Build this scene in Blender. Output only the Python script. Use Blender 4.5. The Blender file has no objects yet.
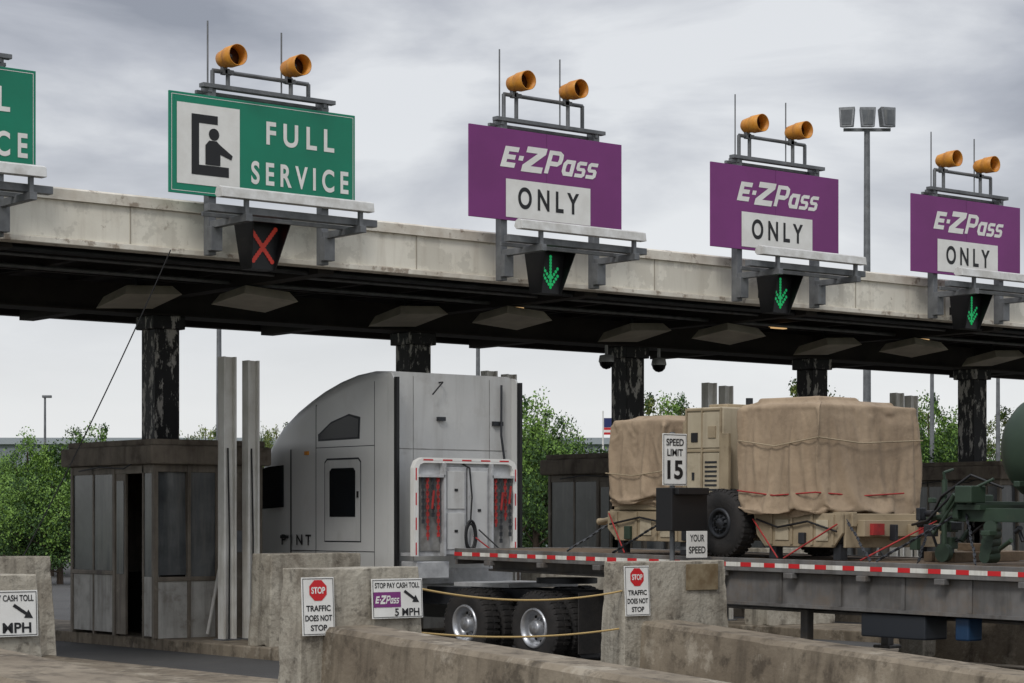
import bpy, bmesh, math, random
from mathutils import Vector, Matrix, noise, Euler
R = random.Random(7)
rad = math.radians
scn = bpy.context.scene
COL = scn.collection

# ------------------------------------------------------------------ materials
def lin(r, g, b):
    f = lambda c: ((c/255+0.055)/1.055)**2.4 if c/255 > 0.04045 else c/255/12.92
    return (f(r), f(g), f(b), 1)

def M(name, c1, c2=None, rough=0.7, metal=0.0, scale=2.0, streak=None, streak_amt=0.5, dirt=None,
      dirt_lo=0.55, dirt_hi=0.7, dirt_scale=3.0, dirt_amt=1.0, bump=0.0, bscale=30, spec=0.5, emit=None, estr=0.0,
      vstretch=1.0, dirt2=None, d2_lo=0.55, d2_hi=0.7, d2_scale=8.0, d2_amt=0.6, bdist=0.02):
    m = bpy.data.materials.new(name); m.use_nodes = True
    nt = m.node_tree; N = nt.nodes; L = nt.links
    b = N['Principled BSDF']
    b.inputs['Roughness'].default_value = rough
    b.inputs['Metallic'].default_value = metal
    b.inputs['Specular IOR Level'].default_value = spec
    b.inputs['Base Color'].default_value = c1
    geo = N.new('ShaderNodeNewGeometry')
    cur = None
    def noise_fac(sc, lo, hi, det=6, vec=(1, 1, 1), rg=0.6, off=0):
        mp = N.new('ShaderNodeMapping'); mp.inputs['Scale'].default_value = vec; mp.inputs['Location'].default_value = (off, off, off)
        L.new(geo.outputs['Position'], mp.inputs['Vector'])
        n = N.new('ShaderNodeTexNoise'); n.inputs['Scale'].default_value = sc
        n.inputs['Detail'].default_value = det; n.inputs['Roughness'].default_value = rg
        L.new(mp.outputs[0], n.inputs['Vector'])
        r = N.new('ShaderNodeMapRange'); r.inputs['From Min'].default_value = lo; r.inputs['From Max'].default_value = hi
        L.new(n.outputs['Fac'], r.inputs['Value'])
        return r.outputs[0]
    def mix(fac, a, bcol, amt=1.0):
        mx = N.new('ShaderNodeMix'); mx.data_type = 'RGBA'
        if amt != 1.0:
            mm = N.new('ShaderNodeMath'); mm.operation = 'MULTIPLY'; mm.inputs[1].default_value = amt
            L.new(fac, mm.inputs[0]); fac = mm.outputs[0]
        L.new(fac, mx.inputs['Factor'])
        if isinstance(a, tuple): mx.inputs[6].default_value = a
        else: L.new(a, mx.inputs[6])
        mx.inputs[7].default_value = bcol
        return mx.outputs[2]
    cur = c1
    if c2: cur = mix(noise_fac(scale, 0.35, 0.65), cur, c2)
    if streak: cur = mix(noise_fac(1.0, 0.5, 0.72, 5, (5, 5, 0.5)), cur, streak, streak_amt)
    if dirt: cur = mix(noise_fac(dirt_scale, dirt_lo, dirt_hi, 9, (1, 1, vstretch), 0.7), cur, dirt, dirt_amt)
    if dirt2: cur = mix(noise_fac(d2_scale, d2_lo, d2_hi, 9, (1, 1, 1), 0.7, 31), cur, dirt2, d2_amt)
    if not isinstance(cur, tuple): L.new(cur, b.inputs['Base Color'])
    if bump:
        n = N.new('ShaderNodeTexNoise'); n.inputs['Scale'].default_value = bscale; n.inputs['Detail'].default_value = 6
        L.new(geo.outputs['Position'], n.inputs['Vector'])
        bp = N.new('ShaderNodeBump'); bp.inputs['Strength'].default_value = bump; bp.inputs['Distance'].default_value = bdist
        L.new(n.outputs['Fac'], bp.inputs['Height']); L.new(bp.outputs[0], b.inputs['Normal'])
    if emit:
        b.inputs['Emission Color'].default_value = emit; b.inputs['Emission Strength'].default_value = estr
    return m

CONC = M('weathered_concrete', lin(172,166,152), lin(145,137,123), 0.9, scale=1.3, streak=lin(80,74,64), streak_amt=0.75,
         dirt=lin(96,87,74), dirt_lo=0.5, dirt_hi=0.66, dirt_scale=2.2, dirt_amt=0.72, bump=0.7, bscale=22, dirt2=lin(62,56,48), d2_lo=.56, d2_hi=.66, d2_scale=6, d2_amt=.6)
CONC2 = M('stained_ramp_concrete', lin(138,127,110), lin(110,99,84), 0.92, scale=0.9, streak=lin(64,56,46), streak_amt=0.7,
          dirt=lin(174,165,149), dirt_lo=0.55, dirt_hi=0.63, dirt_scale=1.7, dirt_amt=0.55, bump=0.6, bscale=14, dirt2=lin(60,52,42), d2_lo=.52, d2_hi=.64, d2_scale=3, d2_amt=.7)
ASPH = M('asphalt', lin(78,77,76), lin(64,63,62), 0.9, scale=0.6, dirt=lin(98,95,90), dirt_lo=0.5, dirt_hi=0.75, dirt_scale=1.2, dirt_amt=0.6, bump=0.4, bscale=60)
GRASS = M('grass', lin(92,112,52), lin(70,92,40), 0.95, scale=0.4, dirt=lin(120,118,80), dirt_scale=0.8, dirt_amt=0.5, bump=0.5, bscale=8)
FASC = M('cream_fascia_paint', lin(232,227,213), lin(218,212,197), 0.6, scale=1.0, streak=lin(166,152,132), streak_amt=0.4,
         dirt=lin(140,120,98), dirt_lo=0.63, dirt_hi=0.68, dirt_scale=3.2, dirt_amt=0.6, bump=0.1, dirt2=lin(182,176,162), d2_scale=1.2, d2_lo=.5, d2_hi=.53, d2_amt=.4)
FASCE = M('peeling_fascia_edge', lin(222,217,204), lin(196,187,172), 0.7, scale=3.0, dirt=lin(124,106,88), dirt_lo=0.55, dirt_hi=0.62, dirt_scale=3.5, dirt_amt=0.75, bump=0.1)
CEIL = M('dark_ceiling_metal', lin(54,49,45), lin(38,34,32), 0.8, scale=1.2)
COLM = M('peeling_column_paint', lin(26,25,26), lin(16,16,18), 0.6, scale=3, dirt=lin(190,186,179), dirt_lo=0.54, dirt_hi=0.58,
         dirt_scale=7, dirt_amt=0.95, vstretch=0.35, bump=0.3)
GREEN = M('sign_green', lin(0,128,98), lin(0,116,88), 0.45, scale=0.8)
PURP = M('sign_purple', lin(124,48,118), lin(114,42,108), 0.45, scale=0.8)
WHITE = M('white_paint', lin(232,231,226), lin(220,218,212), 0.5, scale=3)
WHITED = M('dirty_white_paint', lin(228,226,219), lin(208,205,196), 0.6, scale=3, streak=lin(136,122,102), streak_amt=0.6)
BLACK = M('black_paint', lin(22,22,24), rough=0.5)
RED = M('sign_red', lin(196,28,34), rough=0.5)
GALV = M('galvanised_steel', lin(124,126,128), lin(98,100,102), 0.5, 0.35, scale=4, dirt=lin(84,70,58), dirt_lo=0.6, dirt_hi=0.75, dirt_amt=0.6)
DSTEEL = M('dark_steel', lin(60,62,66), lin(44,46,50), 0.5, 0.4, scale=4)
LAMPW = M('lamp_housing', lin(214,214,211), lin(184,182,176), 0.4, scale=5)
AMBER = M('amber_housing', lin(214,146,48), lin(186,116,32), 0.5, scale=6)
LENS = M('dark_lens', lin(40,18,10), rough=0.2)
XRED = M('lit_red', lin(175,36,30), rough=0.5, emit=lin(215,80,60), estr=0.16)
XGRN = M('lit_green', lin(20,170,90), rough=0.5, emit=lin(40,215,130), estr=0.3)
WARM = M('lit_warm', lin(220,190,140), rough=0.5, emit=lin(255,205,140), estr=0.6)
BOOTH = M('booth_weathered_metal', lin(134,125,112), lin(108,99,87), 0.6, 0.1, scale=2, streak=lin(60,53,46), streak_amt=0.75, dirt=lin(168,160,148), dirt_lo=0.6, dirt_hi=0.7, dirt_amt=0.6, dirt2=lin(66,56,46), d2_scale=5, d2_amt=.5)
BROOF = M('booth_roof', lin(130,120,107), lin(102,92,80), 0.8, scale=3, dirt=lin(66,57,48), dirt_amt=0.7, bump=0.3, streak=lin(72,63,54), streak_amt=.6)
BPAN = M('booth_light_panel', lin(190,188,181), lin(164,161,154), 0.6, scale=3, streak=lin(100,92,82), streak_amt=0.65, dirt=lin(112,100,86), dirt_amt=.5)
GLASS = M('dusty_glass', lin(98,101,102), lin(60,63,65), 0.18, scale=1.1, spec=0.6, streak=lin(134,132,126), streak_amt=0.55)
DGLASS = M('dark_glass', lin(14,18,22), rough=0.2, spec=0.25)
INT = M('dark_interior', lin(24,23,22), rough=0.9)
TRUCK = M('silver_grey_cab_paint', lin(206,206,203), lin(199,199,197), 0.32, 0.1, scale=0.7, dirt=lin(184,182,176), dirt_scale=1.0, dirt_amt=0.4)
TRUCKB = M('grey_cab_back', lin(200,200,197), lin(188,188,186), 0.45, 0.05, scale=1.0, dirt=lin(158,154,148), dirt_scale=1.5, dirt_amt=0.5, streak=lin(146,142,136), streak_amt=.35)
ALU = M('polished_aluminium', lin(190,192,196), lin(160,162,166), 0.35, 0.7, scale=6, dirt=lin(96,88,78), dirt_scale=6, dirt_amt=.6)
ALUD = M('dull_aluminium', lin(198,199,199), lin(168,169,170), 0.5, 0.2, scale=5, dirt=lin(120,114,106), dirt_amt=0.5)
RUB = M('tyre_rubber', lin(32,31,31), lin(46,43,41), 0.85, scale=5, bump=0.3)
TAN = M('tan_military_paint', lin(164,148,122), lin(146,131,106), 0.75, scale=2, dirt=lin(102,88,68), dirt_amt=0.7)
TANP = M('pale_tan_paint', lin(186,174,150), lin(170,158,134), 0.7, scale=2, dirt=lin(120,106,86), dirt_amt=0.55, streak=lin(130,116,96), streak_amt=.4)
CANV = M('khaki_canvas', lin(164,144,120), lin(146,127,105), 0.95, scale=1.6, streak=lin(112,96,78), streak_amt=0.45, dirt=lin(110,94,76), dirt_lo=0.5, dirt_hi=0.8, dirt_amt=0.65, bump=0.5, bscale=12, bdist=.02)
OLIVE = M('olive_green_paint', lin(48,66,50), lin(36,52,40), 0.6, scale=2, dirt=lin(88,84,62), dirt_lo=0.6, dirt_hi=0.8, dirt_amt=0.6)
TRAIL = M('trailer_steel', lin(120,118,116), lin(92,90,88), 0.6, 0.1, scale=2, dirt=lin(120,102,82), dirt_lo=0.5, dirt_hi=0.75, dirt_amt=0.6, streak=lin(58,52,46), streak_amt=0.55)
WOOD = M('deck_planks', lin(112,94,74), lin(86,72,56), 0.9, scale=5, bump=0.3)
BLUE = M('blue_paint', lin(24,62,96), lin(20,50,80), 0.5, scale=2)
STRAP = M('red_strap', lin(168,46,44), lin(134,40,38), rough=0.8, scale=8)
ROPE = M('yellow_rope', lin(186,158,104), rough=0.9)
RUST = M('rusty_plate', lin(138,124,98), lin(106,88,62), 0.8, scale=6)
BARK = M('bark', lin(78,66,54), lin(58,48,40), 0.95, scale=5)
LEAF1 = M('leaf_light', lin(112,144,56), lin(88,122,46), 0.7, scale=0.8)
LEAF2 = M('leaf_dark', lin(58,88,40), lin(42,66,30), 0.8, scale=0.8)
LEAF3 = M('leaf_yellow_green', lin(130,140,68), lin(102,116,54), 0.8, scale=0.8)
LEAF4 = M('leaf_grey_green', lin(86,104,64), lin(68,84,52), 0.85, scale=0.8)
BLD = M('grey_cladding', lin(128,134,142), lin(116,122,130), 0.7, scale=0.1)
FLAGB = M('flag_blue', lin(40,50,100), rough=0.8)
SEAM = M('seam', lin(160,152,138), rough=0.8)
LPLATE = M('lamp_plate', lin(196,188,172), lin(168,160,146), rough=0.6)
PSEAM = M('dark_purple_seam', lin(92,34,88), rough=.6)
RECESS = M('recess_grey', lin(150,149,146), lin(118,116,112), .8, scale=6)

# ------------------------------------------------------------------ canvas covers (cloth draped over boxed loads)
def cloth_cover(x0,x1,y0,y1,z0,z1,lumps,seed,cuts,grow=.06,pin=9):
    bm=bmesh.new()
    def bx(a,b,c,d,e,f):
        r_=bmesh.ops.create_cube(bm,size=1)
        for v in r_['verts']: v.co=Vector(((v.co.x+.5)*(b-a)+a,(v.co.y+.5)*(d-c)+c,(v.co.z+.5)*(f-e)+e))
    bx(x0,x1,y0,y1,z0-.3,z1)
    for l in lumps: bx(*l)
    cm=bpy.data.meshes.new('collider'); bm.to_mesh(cm); bm.free()
    cobj=bpy.data.objects.new('collider',cm); COL.objects.link(cobj)
    cobj.modifiers.new('c','COLLISION'); cobj.collision.thickness_outer=.012; cobj.collision.cloth_friction=15
    m=.03; top=max([z1]+[l[5] for l in lumps])+.02
    bm=bmesh.new(); bmesh.ops.create_cube(bm,size=1); bmesh.ops.subdivide_edges(bm,edges=bm.edges,cuts=cuts,use_grid_fill=True)
    bmesh.ops.delete(bm,geom=[f for f in bm.faces if f.calc_center_median().z<-.499],context='FACES')
    low=[]
    for v in bm.verts:
        u=v.co.z+.5
        hx=1 if abs(v.co.x)>.499 else 0; hy=1 if abs(v.co.y)>.499 else 0
        p=Vector(((v.co.x+.5)*(x1-x0+2*m)+x0-m,(v.co.y+.5)*(y1-y0+2*m)+y0-m,u*(top-z0)+z0))
        d=Vector((v.co.x*2*hx,v.co.y*2*hy,0))
        # diagonal puckers as if pulled tight by lashings
        pk=abs(noise.noise(Vector((p.x*2.4+p.z*2.0+seed,p.y*2.4-p.z*1.7,seed))))+abs(noise.noise(Vector((p.x*4-p.z*2.5,p.y*4+p.z*3+seed,7))))*.6
        p+=d*(.05*pk)
        if hx+hy==0: p.z+=.03*pk
        if u<.03:
            p.z+=.07*noise.noise(Vector((p.x*2,p.y*2,seed)))
            low.append(v.index); p-=d*(.02+.02*(v.index%2))
        v.co=p
    me=bpy.data.meshes.new('cover'); bm.to_mesh(me); bm.free()
    ob=bpy.data.objects.new('cover',me); COL.objects.link(ob)
    vg=ob.vertex_groups.new(name='pin'); vg.add(low,1.0,'REPLACE')
    md=ob.modifiers.new('cloth','CLOTH'); s=md.settings
    s.quality=5; s.mass=.2; s.air_damping=2; s.tension_stiffness=18; s.compression_stiffness=12; s.shear_stiffness=5
    s.bending_stiffness=.03; s.vertex_group_mass='pin'; s.shrink_min=-grow
    md.collision_settings.collision_quality=2; md.collision_settings.distance_min=.012; md.collision_settings.use_self_collision=False
    md.point_cache.frame_start=1; md.point_cache.frame_end=60
    return ob,cobj
sims=[cloth_cover(-.9,.4,1.2,2.2,.66,1.80,[(-.7,.2,1.35,1.95,1.7,1.86),(-.93,-.85,1.4,2.0,.8,1.2),(-.6,.0,1.17,1.3,.9,1.5)],3,36,.06),
      cloth_cover(-.94,.86,-1.64,-.34,.56,1.92,[(-.8,-.1,-1.5,-.5,1.8,2.02),(.1,.8,-1.3,-.45,1.8,1.99),(-.97,-.9,-1.45,-.9,.8,1.6),(-.97,-.9,-.75,-.45,.7,1.3),(-.6,.1,-1.69,-1.6,.8,1.45),(.3,.75,-1.68,-1.6,.9,1.7)],11,48,.07)]
for f in range(1,40): scn.frame_set(f)
dg=bpy.context.evaluated_depsgraph_get()
COVERS=[]
for ob,cobj in sims:
    me=bpy.data.meshes.new_from_object(ob.evaluated_get(dg)); me.materials.clear(); me.materials.append(CANV)
    for p_ in me.polygons: p_.use_smooth=True
    COVERS.append(me)
for ob,cobj in sims: bpy.data.objects.remove(ob); bpy.data.objects.remove(cobj)
scn.frame_set(1)

# ------------------------------------------------------------------ mesh builder
class MB:
    def __init__(s): s.v=[]; s.f=[]; s.m=[]; s.s=[]
    def add(s, vs, fs, m=0, sm=False):
        o=len(s.v); s.v+= [tuple(v) for v in vs]
        for f in fs: s.f.append([i+o for i in f]); s.m.append(m); s.s.append(sm)
        return s
    def hexa(s, p, m=0):   # 4 bottom then 4 top
        return s.add(p, [(0,3,2,1),(4,5,6,7),(0,1,5,4),(1,2,6,5),(2,3,7,6),(3,0,4,7)], m)
    def box(s, x0,x1,y0,y1,z0,z1,m=0):
        return s.hexa([(x0,y0,z0),(x1,y0,z0),(x1,y1,z0),(x0,y1,z0),(x0,y0,z1),(x1,y0,z1),(x1,y1,z1),(x0,y1,z1)],m)
    def cyl(s, a, b, r0, r1=None, n=12, m=0, caps=True, sm=True):
        r1 = r0 if r1 is None else r1
        a=Vector(a); b=Vector(b); d=(b-a).normalized()
        u=d.orthogonal().normalized(); w=d.cross(u)
        vs=[]
        for c,r in ((a,r0),(b,r1)):
            for i in range(n):
                t=2*math.pi*i/n; vs.append(c+u*math.cos(t)*r+w*math.sin(t)*r)
        s.add(vs,[(i,(i+1)%n,n+(i+1)%n,n+i) for i in range(n)],m,sm)
        if caps: s.add(vs[:n],[tuple(range(n))],m); s.add(vs[n:],[tuple(range(n))],m)
        return s
    def tube(s, pts, r, n=6, m=0):
        for a,b in zip(pts,pts[1:]): s.cyl(a,b,r,r,n,m)
        return s
    def prism(s, poly, a0, a1, axis='x', m=0):   # poly in the two other axes
        def P(u,v,a): return {'x':(a,u,v),'y':(u,a,v),'z':(u,v,a)}[axis]
        n=len(poly)
        vs=[P(u,v,a0) for u,v in poly]+[P(u,v,a1) for u,v in poly]
        s.add(vs,[tuple(range(n)),tuple(range(n,2*n))]+[(i,(i+1)%n,n+(i+1)%n,n+i) for i in range(n)],m)
        return s
    def lathe(s, prof, c=(0,0,0), n=32, m=0, axis='x', sm=True, close=False):  # prof [(along, r)]
        vs=[]
        for a,r in prof:
            for i in range(n):
                t=2*math.pi*i/n; p=(a, r*math.cos(t), r*math.sin(t))
                if axis=='y': p=(p[1],p[0],p[2])
                if axis=='z': p=(p[1],p[2],p[0])
                vs.append((p[0]+c[0],p[1]+c[1],p[2]+c[2]))
        fs=[]
        for k in range(len(prof)-1):
            for i in range(n): fs.append((k*n+i,k*n+(i+1)%n,(k+1)*n+(i+1)%n,(k+1)*n+i))
        return s.add(vs,fs,m,sm)
    def obj(s, name, parent=None, mats=(), loc=(0,0,0), bevel=0.0, rot=None, recalc=True):
        me=bpy.data.meshes.new(name); me.from_pydata(s.v,[],s.f)
        for mt in mats: me.materials.append(mt)
        me.polygons.foreach_set('material_index', s.m); me.polygons.foreach_set('use_smooth', s.s)
        if recalc:
            bm=bmesh.new(); bm.from_mesh(me); bmesh.ops.recalc_face_normals(bm,faces=bm.faces); bm.to_mesh(me); bm.free()
        o=bpy.data.objects.new(name,me); COL.objects.link(o); o.location=loc
        if rot: o.rotation_euler=rot
        if parent: o.parent=parent
        if bevel:
            b=o.modifiers.new('bevel','BEVEL'); b.width=bevel; b.segments=2; b.limit_method='ANGLE'
        return o

def tag(o,label,category,group=None):
    o['label']=label; o['category']=category
    if group: o['group']=group
    return o
def thing(name, loc, label, category, group=None, rot=None):
    e=bpy.data.objects.new(name,None); COL.objects.link(e); e.location=loc; e.empty_display_size=0.3
    if rot: e.rotation_euler=rot
    return tag(e,label,category,group)
def structure(o): o['kind']='structure'; return o

def text(name,parent,body,cx,cz,w,h,mat,y=0.0,shear=0.0,bold=0.0,depth=0.003,axis='y'):
    cu=bpy.data.curves.new('t','FONT'); cu.body=body; cu.size=1; cu.shear=shear; cu.offset=bold; cu.extrude=0.0; cu.fill_mode='BOTH'
    ob=bpy.data.objects.new('t',cu); COL.objects.link(ob)
    dg=bpy.context.evaluated_depsgraph_get()
    me=bpy.data.meshes.new_from_object(ob.evaluated_get(dg))
    bpy.data.objects.remove(ob); 
    xs=[v.co.x for v in me.vertices]; ys=[v.co.y for v in me.vertices]
    x0,x1,y0,y1=min(xs),max(xs),min(ys),max(ys)
    for v in me.vertices:
        u=(v.co.x-x0)/(x1-x0)-0.5; t=(v.co.y-y0)/(y1-y0)-0.5
        v.co=(cx+u*w, y, cz+t*h) if axis=='y' else (y, cx-u*w, cz+t*h)
    me.materials.clear(); me.materials.append(mat); me.name=name
    o=bpy.data.objects.new(name,me); COL.objects.link(o); o.parent=parent
    return o

# ------------------------------------------------------------------ camera, light, sky
TH=math.atan(2200/2738); D0=34.5; EYE=2.05
cam=bpy.data.cameras.new('camera'); co=bpy.data.objects.new('camera',cam); COL.objects.link(co)
co.location=(-D0*math.sin(TH),-D0*math.cos(TH),EYE); co.rotation_euler=(rad(90),0,-TH)
cam.sensor_width=36; cam.lens=2200/1024*36; cam.shift_y=0.1743; cam.clip_end=3000; cam.clip_start=0.5
scn.camera=co
scn.view_settings.view_transform='Standard'; scn.view_settings.look='None'; scn.view_settings.exposure=0

def far(tanb, dist):   # place far background things by bearing and distance from the viewpoint
    return (co.location.x+dist*(tanb*math.cos(TH)+math.sin(TH)), co.location.y+dist*(-tanb*math.sin(TH)+math.cos(TH)))

sun=bpy.data.lights.new('sun','SUN'); sun.energy=1.4; sun.angle=rad(14); sun.color=(1,0.97,0.92)
so=bpy.data.objects.new('sun',sun); COL.objects.link(so)
SUNAZ=rad(238); SUNEL=rad(44)
dvec=Vector((math.sin(SUNAZ)*math.cos(SUNEL),math.cos(SUNAZ)*math.cos(SUNEL),math.sin(SUNEL)))
so.rotation_euler=dvec.to_track_quat('Z','Y').to_euler()
w=bpy.data.worlds.new('World'); scn.world=w; w.use_nodes=True
nt=w.node_tree; N=nt.nodes; L=nt.links; N.clear()
out=N.new('ShaderNodeOutputWorld'); mixs=N.new('ShaderNodeMixShader'); mixs.inputs[0].default_value=0.92
b1=N.new('ShaderNodeBackground'); b1.inputs[1].default_value=0.1
sky=N.new('ShaderNodeTexSky'); sky.sky_type='NISHITA'; sky.sun_disc=False; sky.sun_elevation=SUNEL; sky.sun_rotation=SUNAZ
L.new(sky.outputs[0],b1.inputs[0])
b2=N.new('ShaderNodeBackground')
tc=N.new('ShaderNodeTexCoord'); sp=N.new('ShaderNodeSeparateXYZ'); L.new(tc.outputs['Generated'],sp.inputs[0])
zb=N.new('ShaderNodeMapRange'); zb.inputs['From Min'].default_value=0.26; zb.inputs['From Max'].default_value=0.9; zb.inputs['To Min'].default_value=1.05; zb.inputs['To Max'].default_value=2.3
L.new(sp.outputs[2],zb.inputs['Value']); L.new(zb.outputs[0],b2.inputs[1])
mp=N.new('ShaderNodeMapping'); mp.inputs['Scale'].default_value=(5.0,5.0,15.0); mp.inputs['Location'].default_value=(3.1,1.7,.9); L.new(tc.outputs['Generated'],mp.inputs['Vector'])
n1=N.new('ShaderNodeTexNoise'); n1.inputs['Scale'].default_value=1.0; n1.inputs['Detail'].default_value=9; n1.inputs['Roughness'].default_value=0.52; n1.inputs['Distortion'].default_value=0.35
L.new(mp.outputs[0],n1.inputs['Vector'])
cr=N.new('ShaderNodeValToRGB'); e=cr.color_ramp.elements
e[0].position=0.36; e[0].color=lin(146,150,160); e[1].position=0.64; e[1].color=lin(224,226,229)
e2=cr.color_ramp.elements.new(0.49); e2.color=lin(180,183,191)
L.new(n1.outputs['Fac'],cr.inputs[0])
gr=N.new('ShaderNodeMapRange'); gr.inputs['From Min'].default_value=0.05; gr.inputs['From Max'].default_value=0.18; gr.inputs['To Min'].default_value=0.88; gr.inputs['To Max'].default_value=0.0
L.new(sp.outputs[2],gr.inputs['Value'])
mc=N.new('ShaderNodeMix'); mc.data_type='RGBA'; L.new(gr.outputs[0],mc.inputs['Factor']); L.new(cr.outputs[0],mc.inputs[6]); mc.inputs[7].default_value=lin(235,236,237)
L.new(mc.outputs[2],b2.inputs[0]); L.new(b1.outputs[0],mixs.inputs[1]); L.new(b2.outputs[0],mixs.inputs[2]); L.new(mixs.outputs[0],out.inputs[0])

# ------------------------------------------------------------------ ground
g=structure(MB().add([(-1500,-600,0),(1500,-600,0),(1500,1800,0),(-1500,1800,0)],[(0,1,2,3)]).obj('ground',None,[GRASS]))
structure(MB().add([(-60,-60,0.004),(90,-60,0.004),(90,75,0.004),(-60,75,0.004)],[(0,1,2,3)]).obj('road',None,[ASPH]))
ISL=[-3.3+5.19*i for i in range(-2,6)]
for s0 in ISL:
    mb=MB().prism([(-11,-0.05),(12.3,-0.05),(12.3,0.16),(11.5,0.18),(-11,0.18)],-0.95,0.95,'x')
    structure(mb.obj('pavement',None,[CONC2],loc=(s0,0,0),bevel=0.02))
mb=MB()
for s0 in ISL:
    for dx_ in (-1.25,1.25):
        mb.add([(s0+dx_-0.06,-45,0.008),(s0+dx_+0.06,-45,0.008),(s0+dx_+0.06,-12,0.008),(s0+dx_-0.06,-12,0.008)],[(0,1,2,3)])
structure(mb.obj('road_marking',None,[WHITED]))

# ------------------------------------------------------------------ canopy
CX=-3.3
can=thing('toll_canopy',(CX,5.2,0),'long cream-edged toll plaza canopy on black peeling columns','canopy')
def cl(s): return s-CX
x0,x1=cl(-17),cl(27)
mb=MB(); mb.box(x0,x1,-5.2,-4.95,5.84,6.36)
mb.obj('fascia',can,[FASC],bevel=0.01)
mb=MB(); mb.prism([(-5.25,6.36),(-5.25,6.5),(-5.2,6.53),(-4.95,6.53),(-4.95,6.36)],x0,x1,'x'); mb.obj('fascia_cap',can,[FASCE])
mb=MB(); mb.box(x0,x1,-5.24,-4.97,5.76,5.84); mb.obj('fascia_sill',can,[FASCE],bevel=0.01)
x=x0+0.5
while x<x1: MB().box(x-0.008,x+0.008,-5.208,-5.201,5.85,6.355).obj('fascia_seam',can,[SEAM]); x+=2.44
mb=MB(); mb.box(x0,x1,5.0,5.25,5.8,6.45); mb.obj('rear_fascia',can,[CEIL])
mb=MB(); mb.box(x0,x1,-4.95,5.0,6.1,6.34)
x=x0+0.4
while x<x1: mb.box(x-0.06,x+0.06,-4.95,5.0,5.9,6.1); x+=1.3
for y in (-3.2,-1.6,1.6,3.3): mb.box(x0,x1,y-0.05,y+0.05,5.82,5.9)
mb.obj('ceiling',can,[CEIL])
mb=MB(); mb.box(x0,x1,-0.18,0.18,5.45,5.9); mb.box(x0,x1,-0.3,0.3,5.42,5.45)
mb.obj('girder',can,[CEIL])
for yy,zz,rr in ((-4.6,5.75,.05),(-2.4,5.78,.035),(-3.7,5.78,.025)):
    MB().cyl((x0,yy,zz),(x1,yy,zz),rr,n=8).obj('conduit',can,[GALV if rr<.04 else DSTEEL])
for s0 in ISL:
    MB().box(-0.23,0.23,-0.23,0.23,0.18,5.2).box(-0.3,0.3,-0.3,0.3,5.2,5.42).obj('column',can,[COLM],loc=(cl(s0),0,0),bevel=0.015)
    MB().box(-0.14,0.14,-4.9,4.9,5.7,5.92).obj('cross_beam',can,[CEIL],loc=(cl(s0),0,0))
    MB().tube([(cl(s0)+.1,-2.2,5.72),(cl(s0)+.8,-2.0,5.6),(cl(s0)+1.6,-2.3,5.74)],.015,5).obj('loose_cable',can,[BLACK])
    for (ax,ay,rx,ry) in ((-1.35,-1.7,-9,-3),(.2,-2.6,-6,4)):
        mb=MB(); mb.hexa([(-.5,-.48,0),(.5,-.48,0),(.5,.48,0),(-.5,.48,0),(-.4,-.38,.16),(.4,-.38,.16),(.4,.38,.16),(-.4,.38,.16)])
        l_=mb.obj('ceiling_lamp',can,[LPLATE],loc=(cl(s0)+ax,ay,5.46),rot=(rad(rx),rad(ry),0))
        MB().cyl((0,0,.16),(0,0,.42),.03,n=8).obj('lamp_stem',l_,[DSTEEL])
for s0 in (2.6,7.6,9.2,13.4):
    MB().box(-.2,.2,-.05,.05,0,.04).obj('lit_ceiling_lamp',can,[WARM],loc=(cl(s0),-2.0,5.77))

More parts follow.
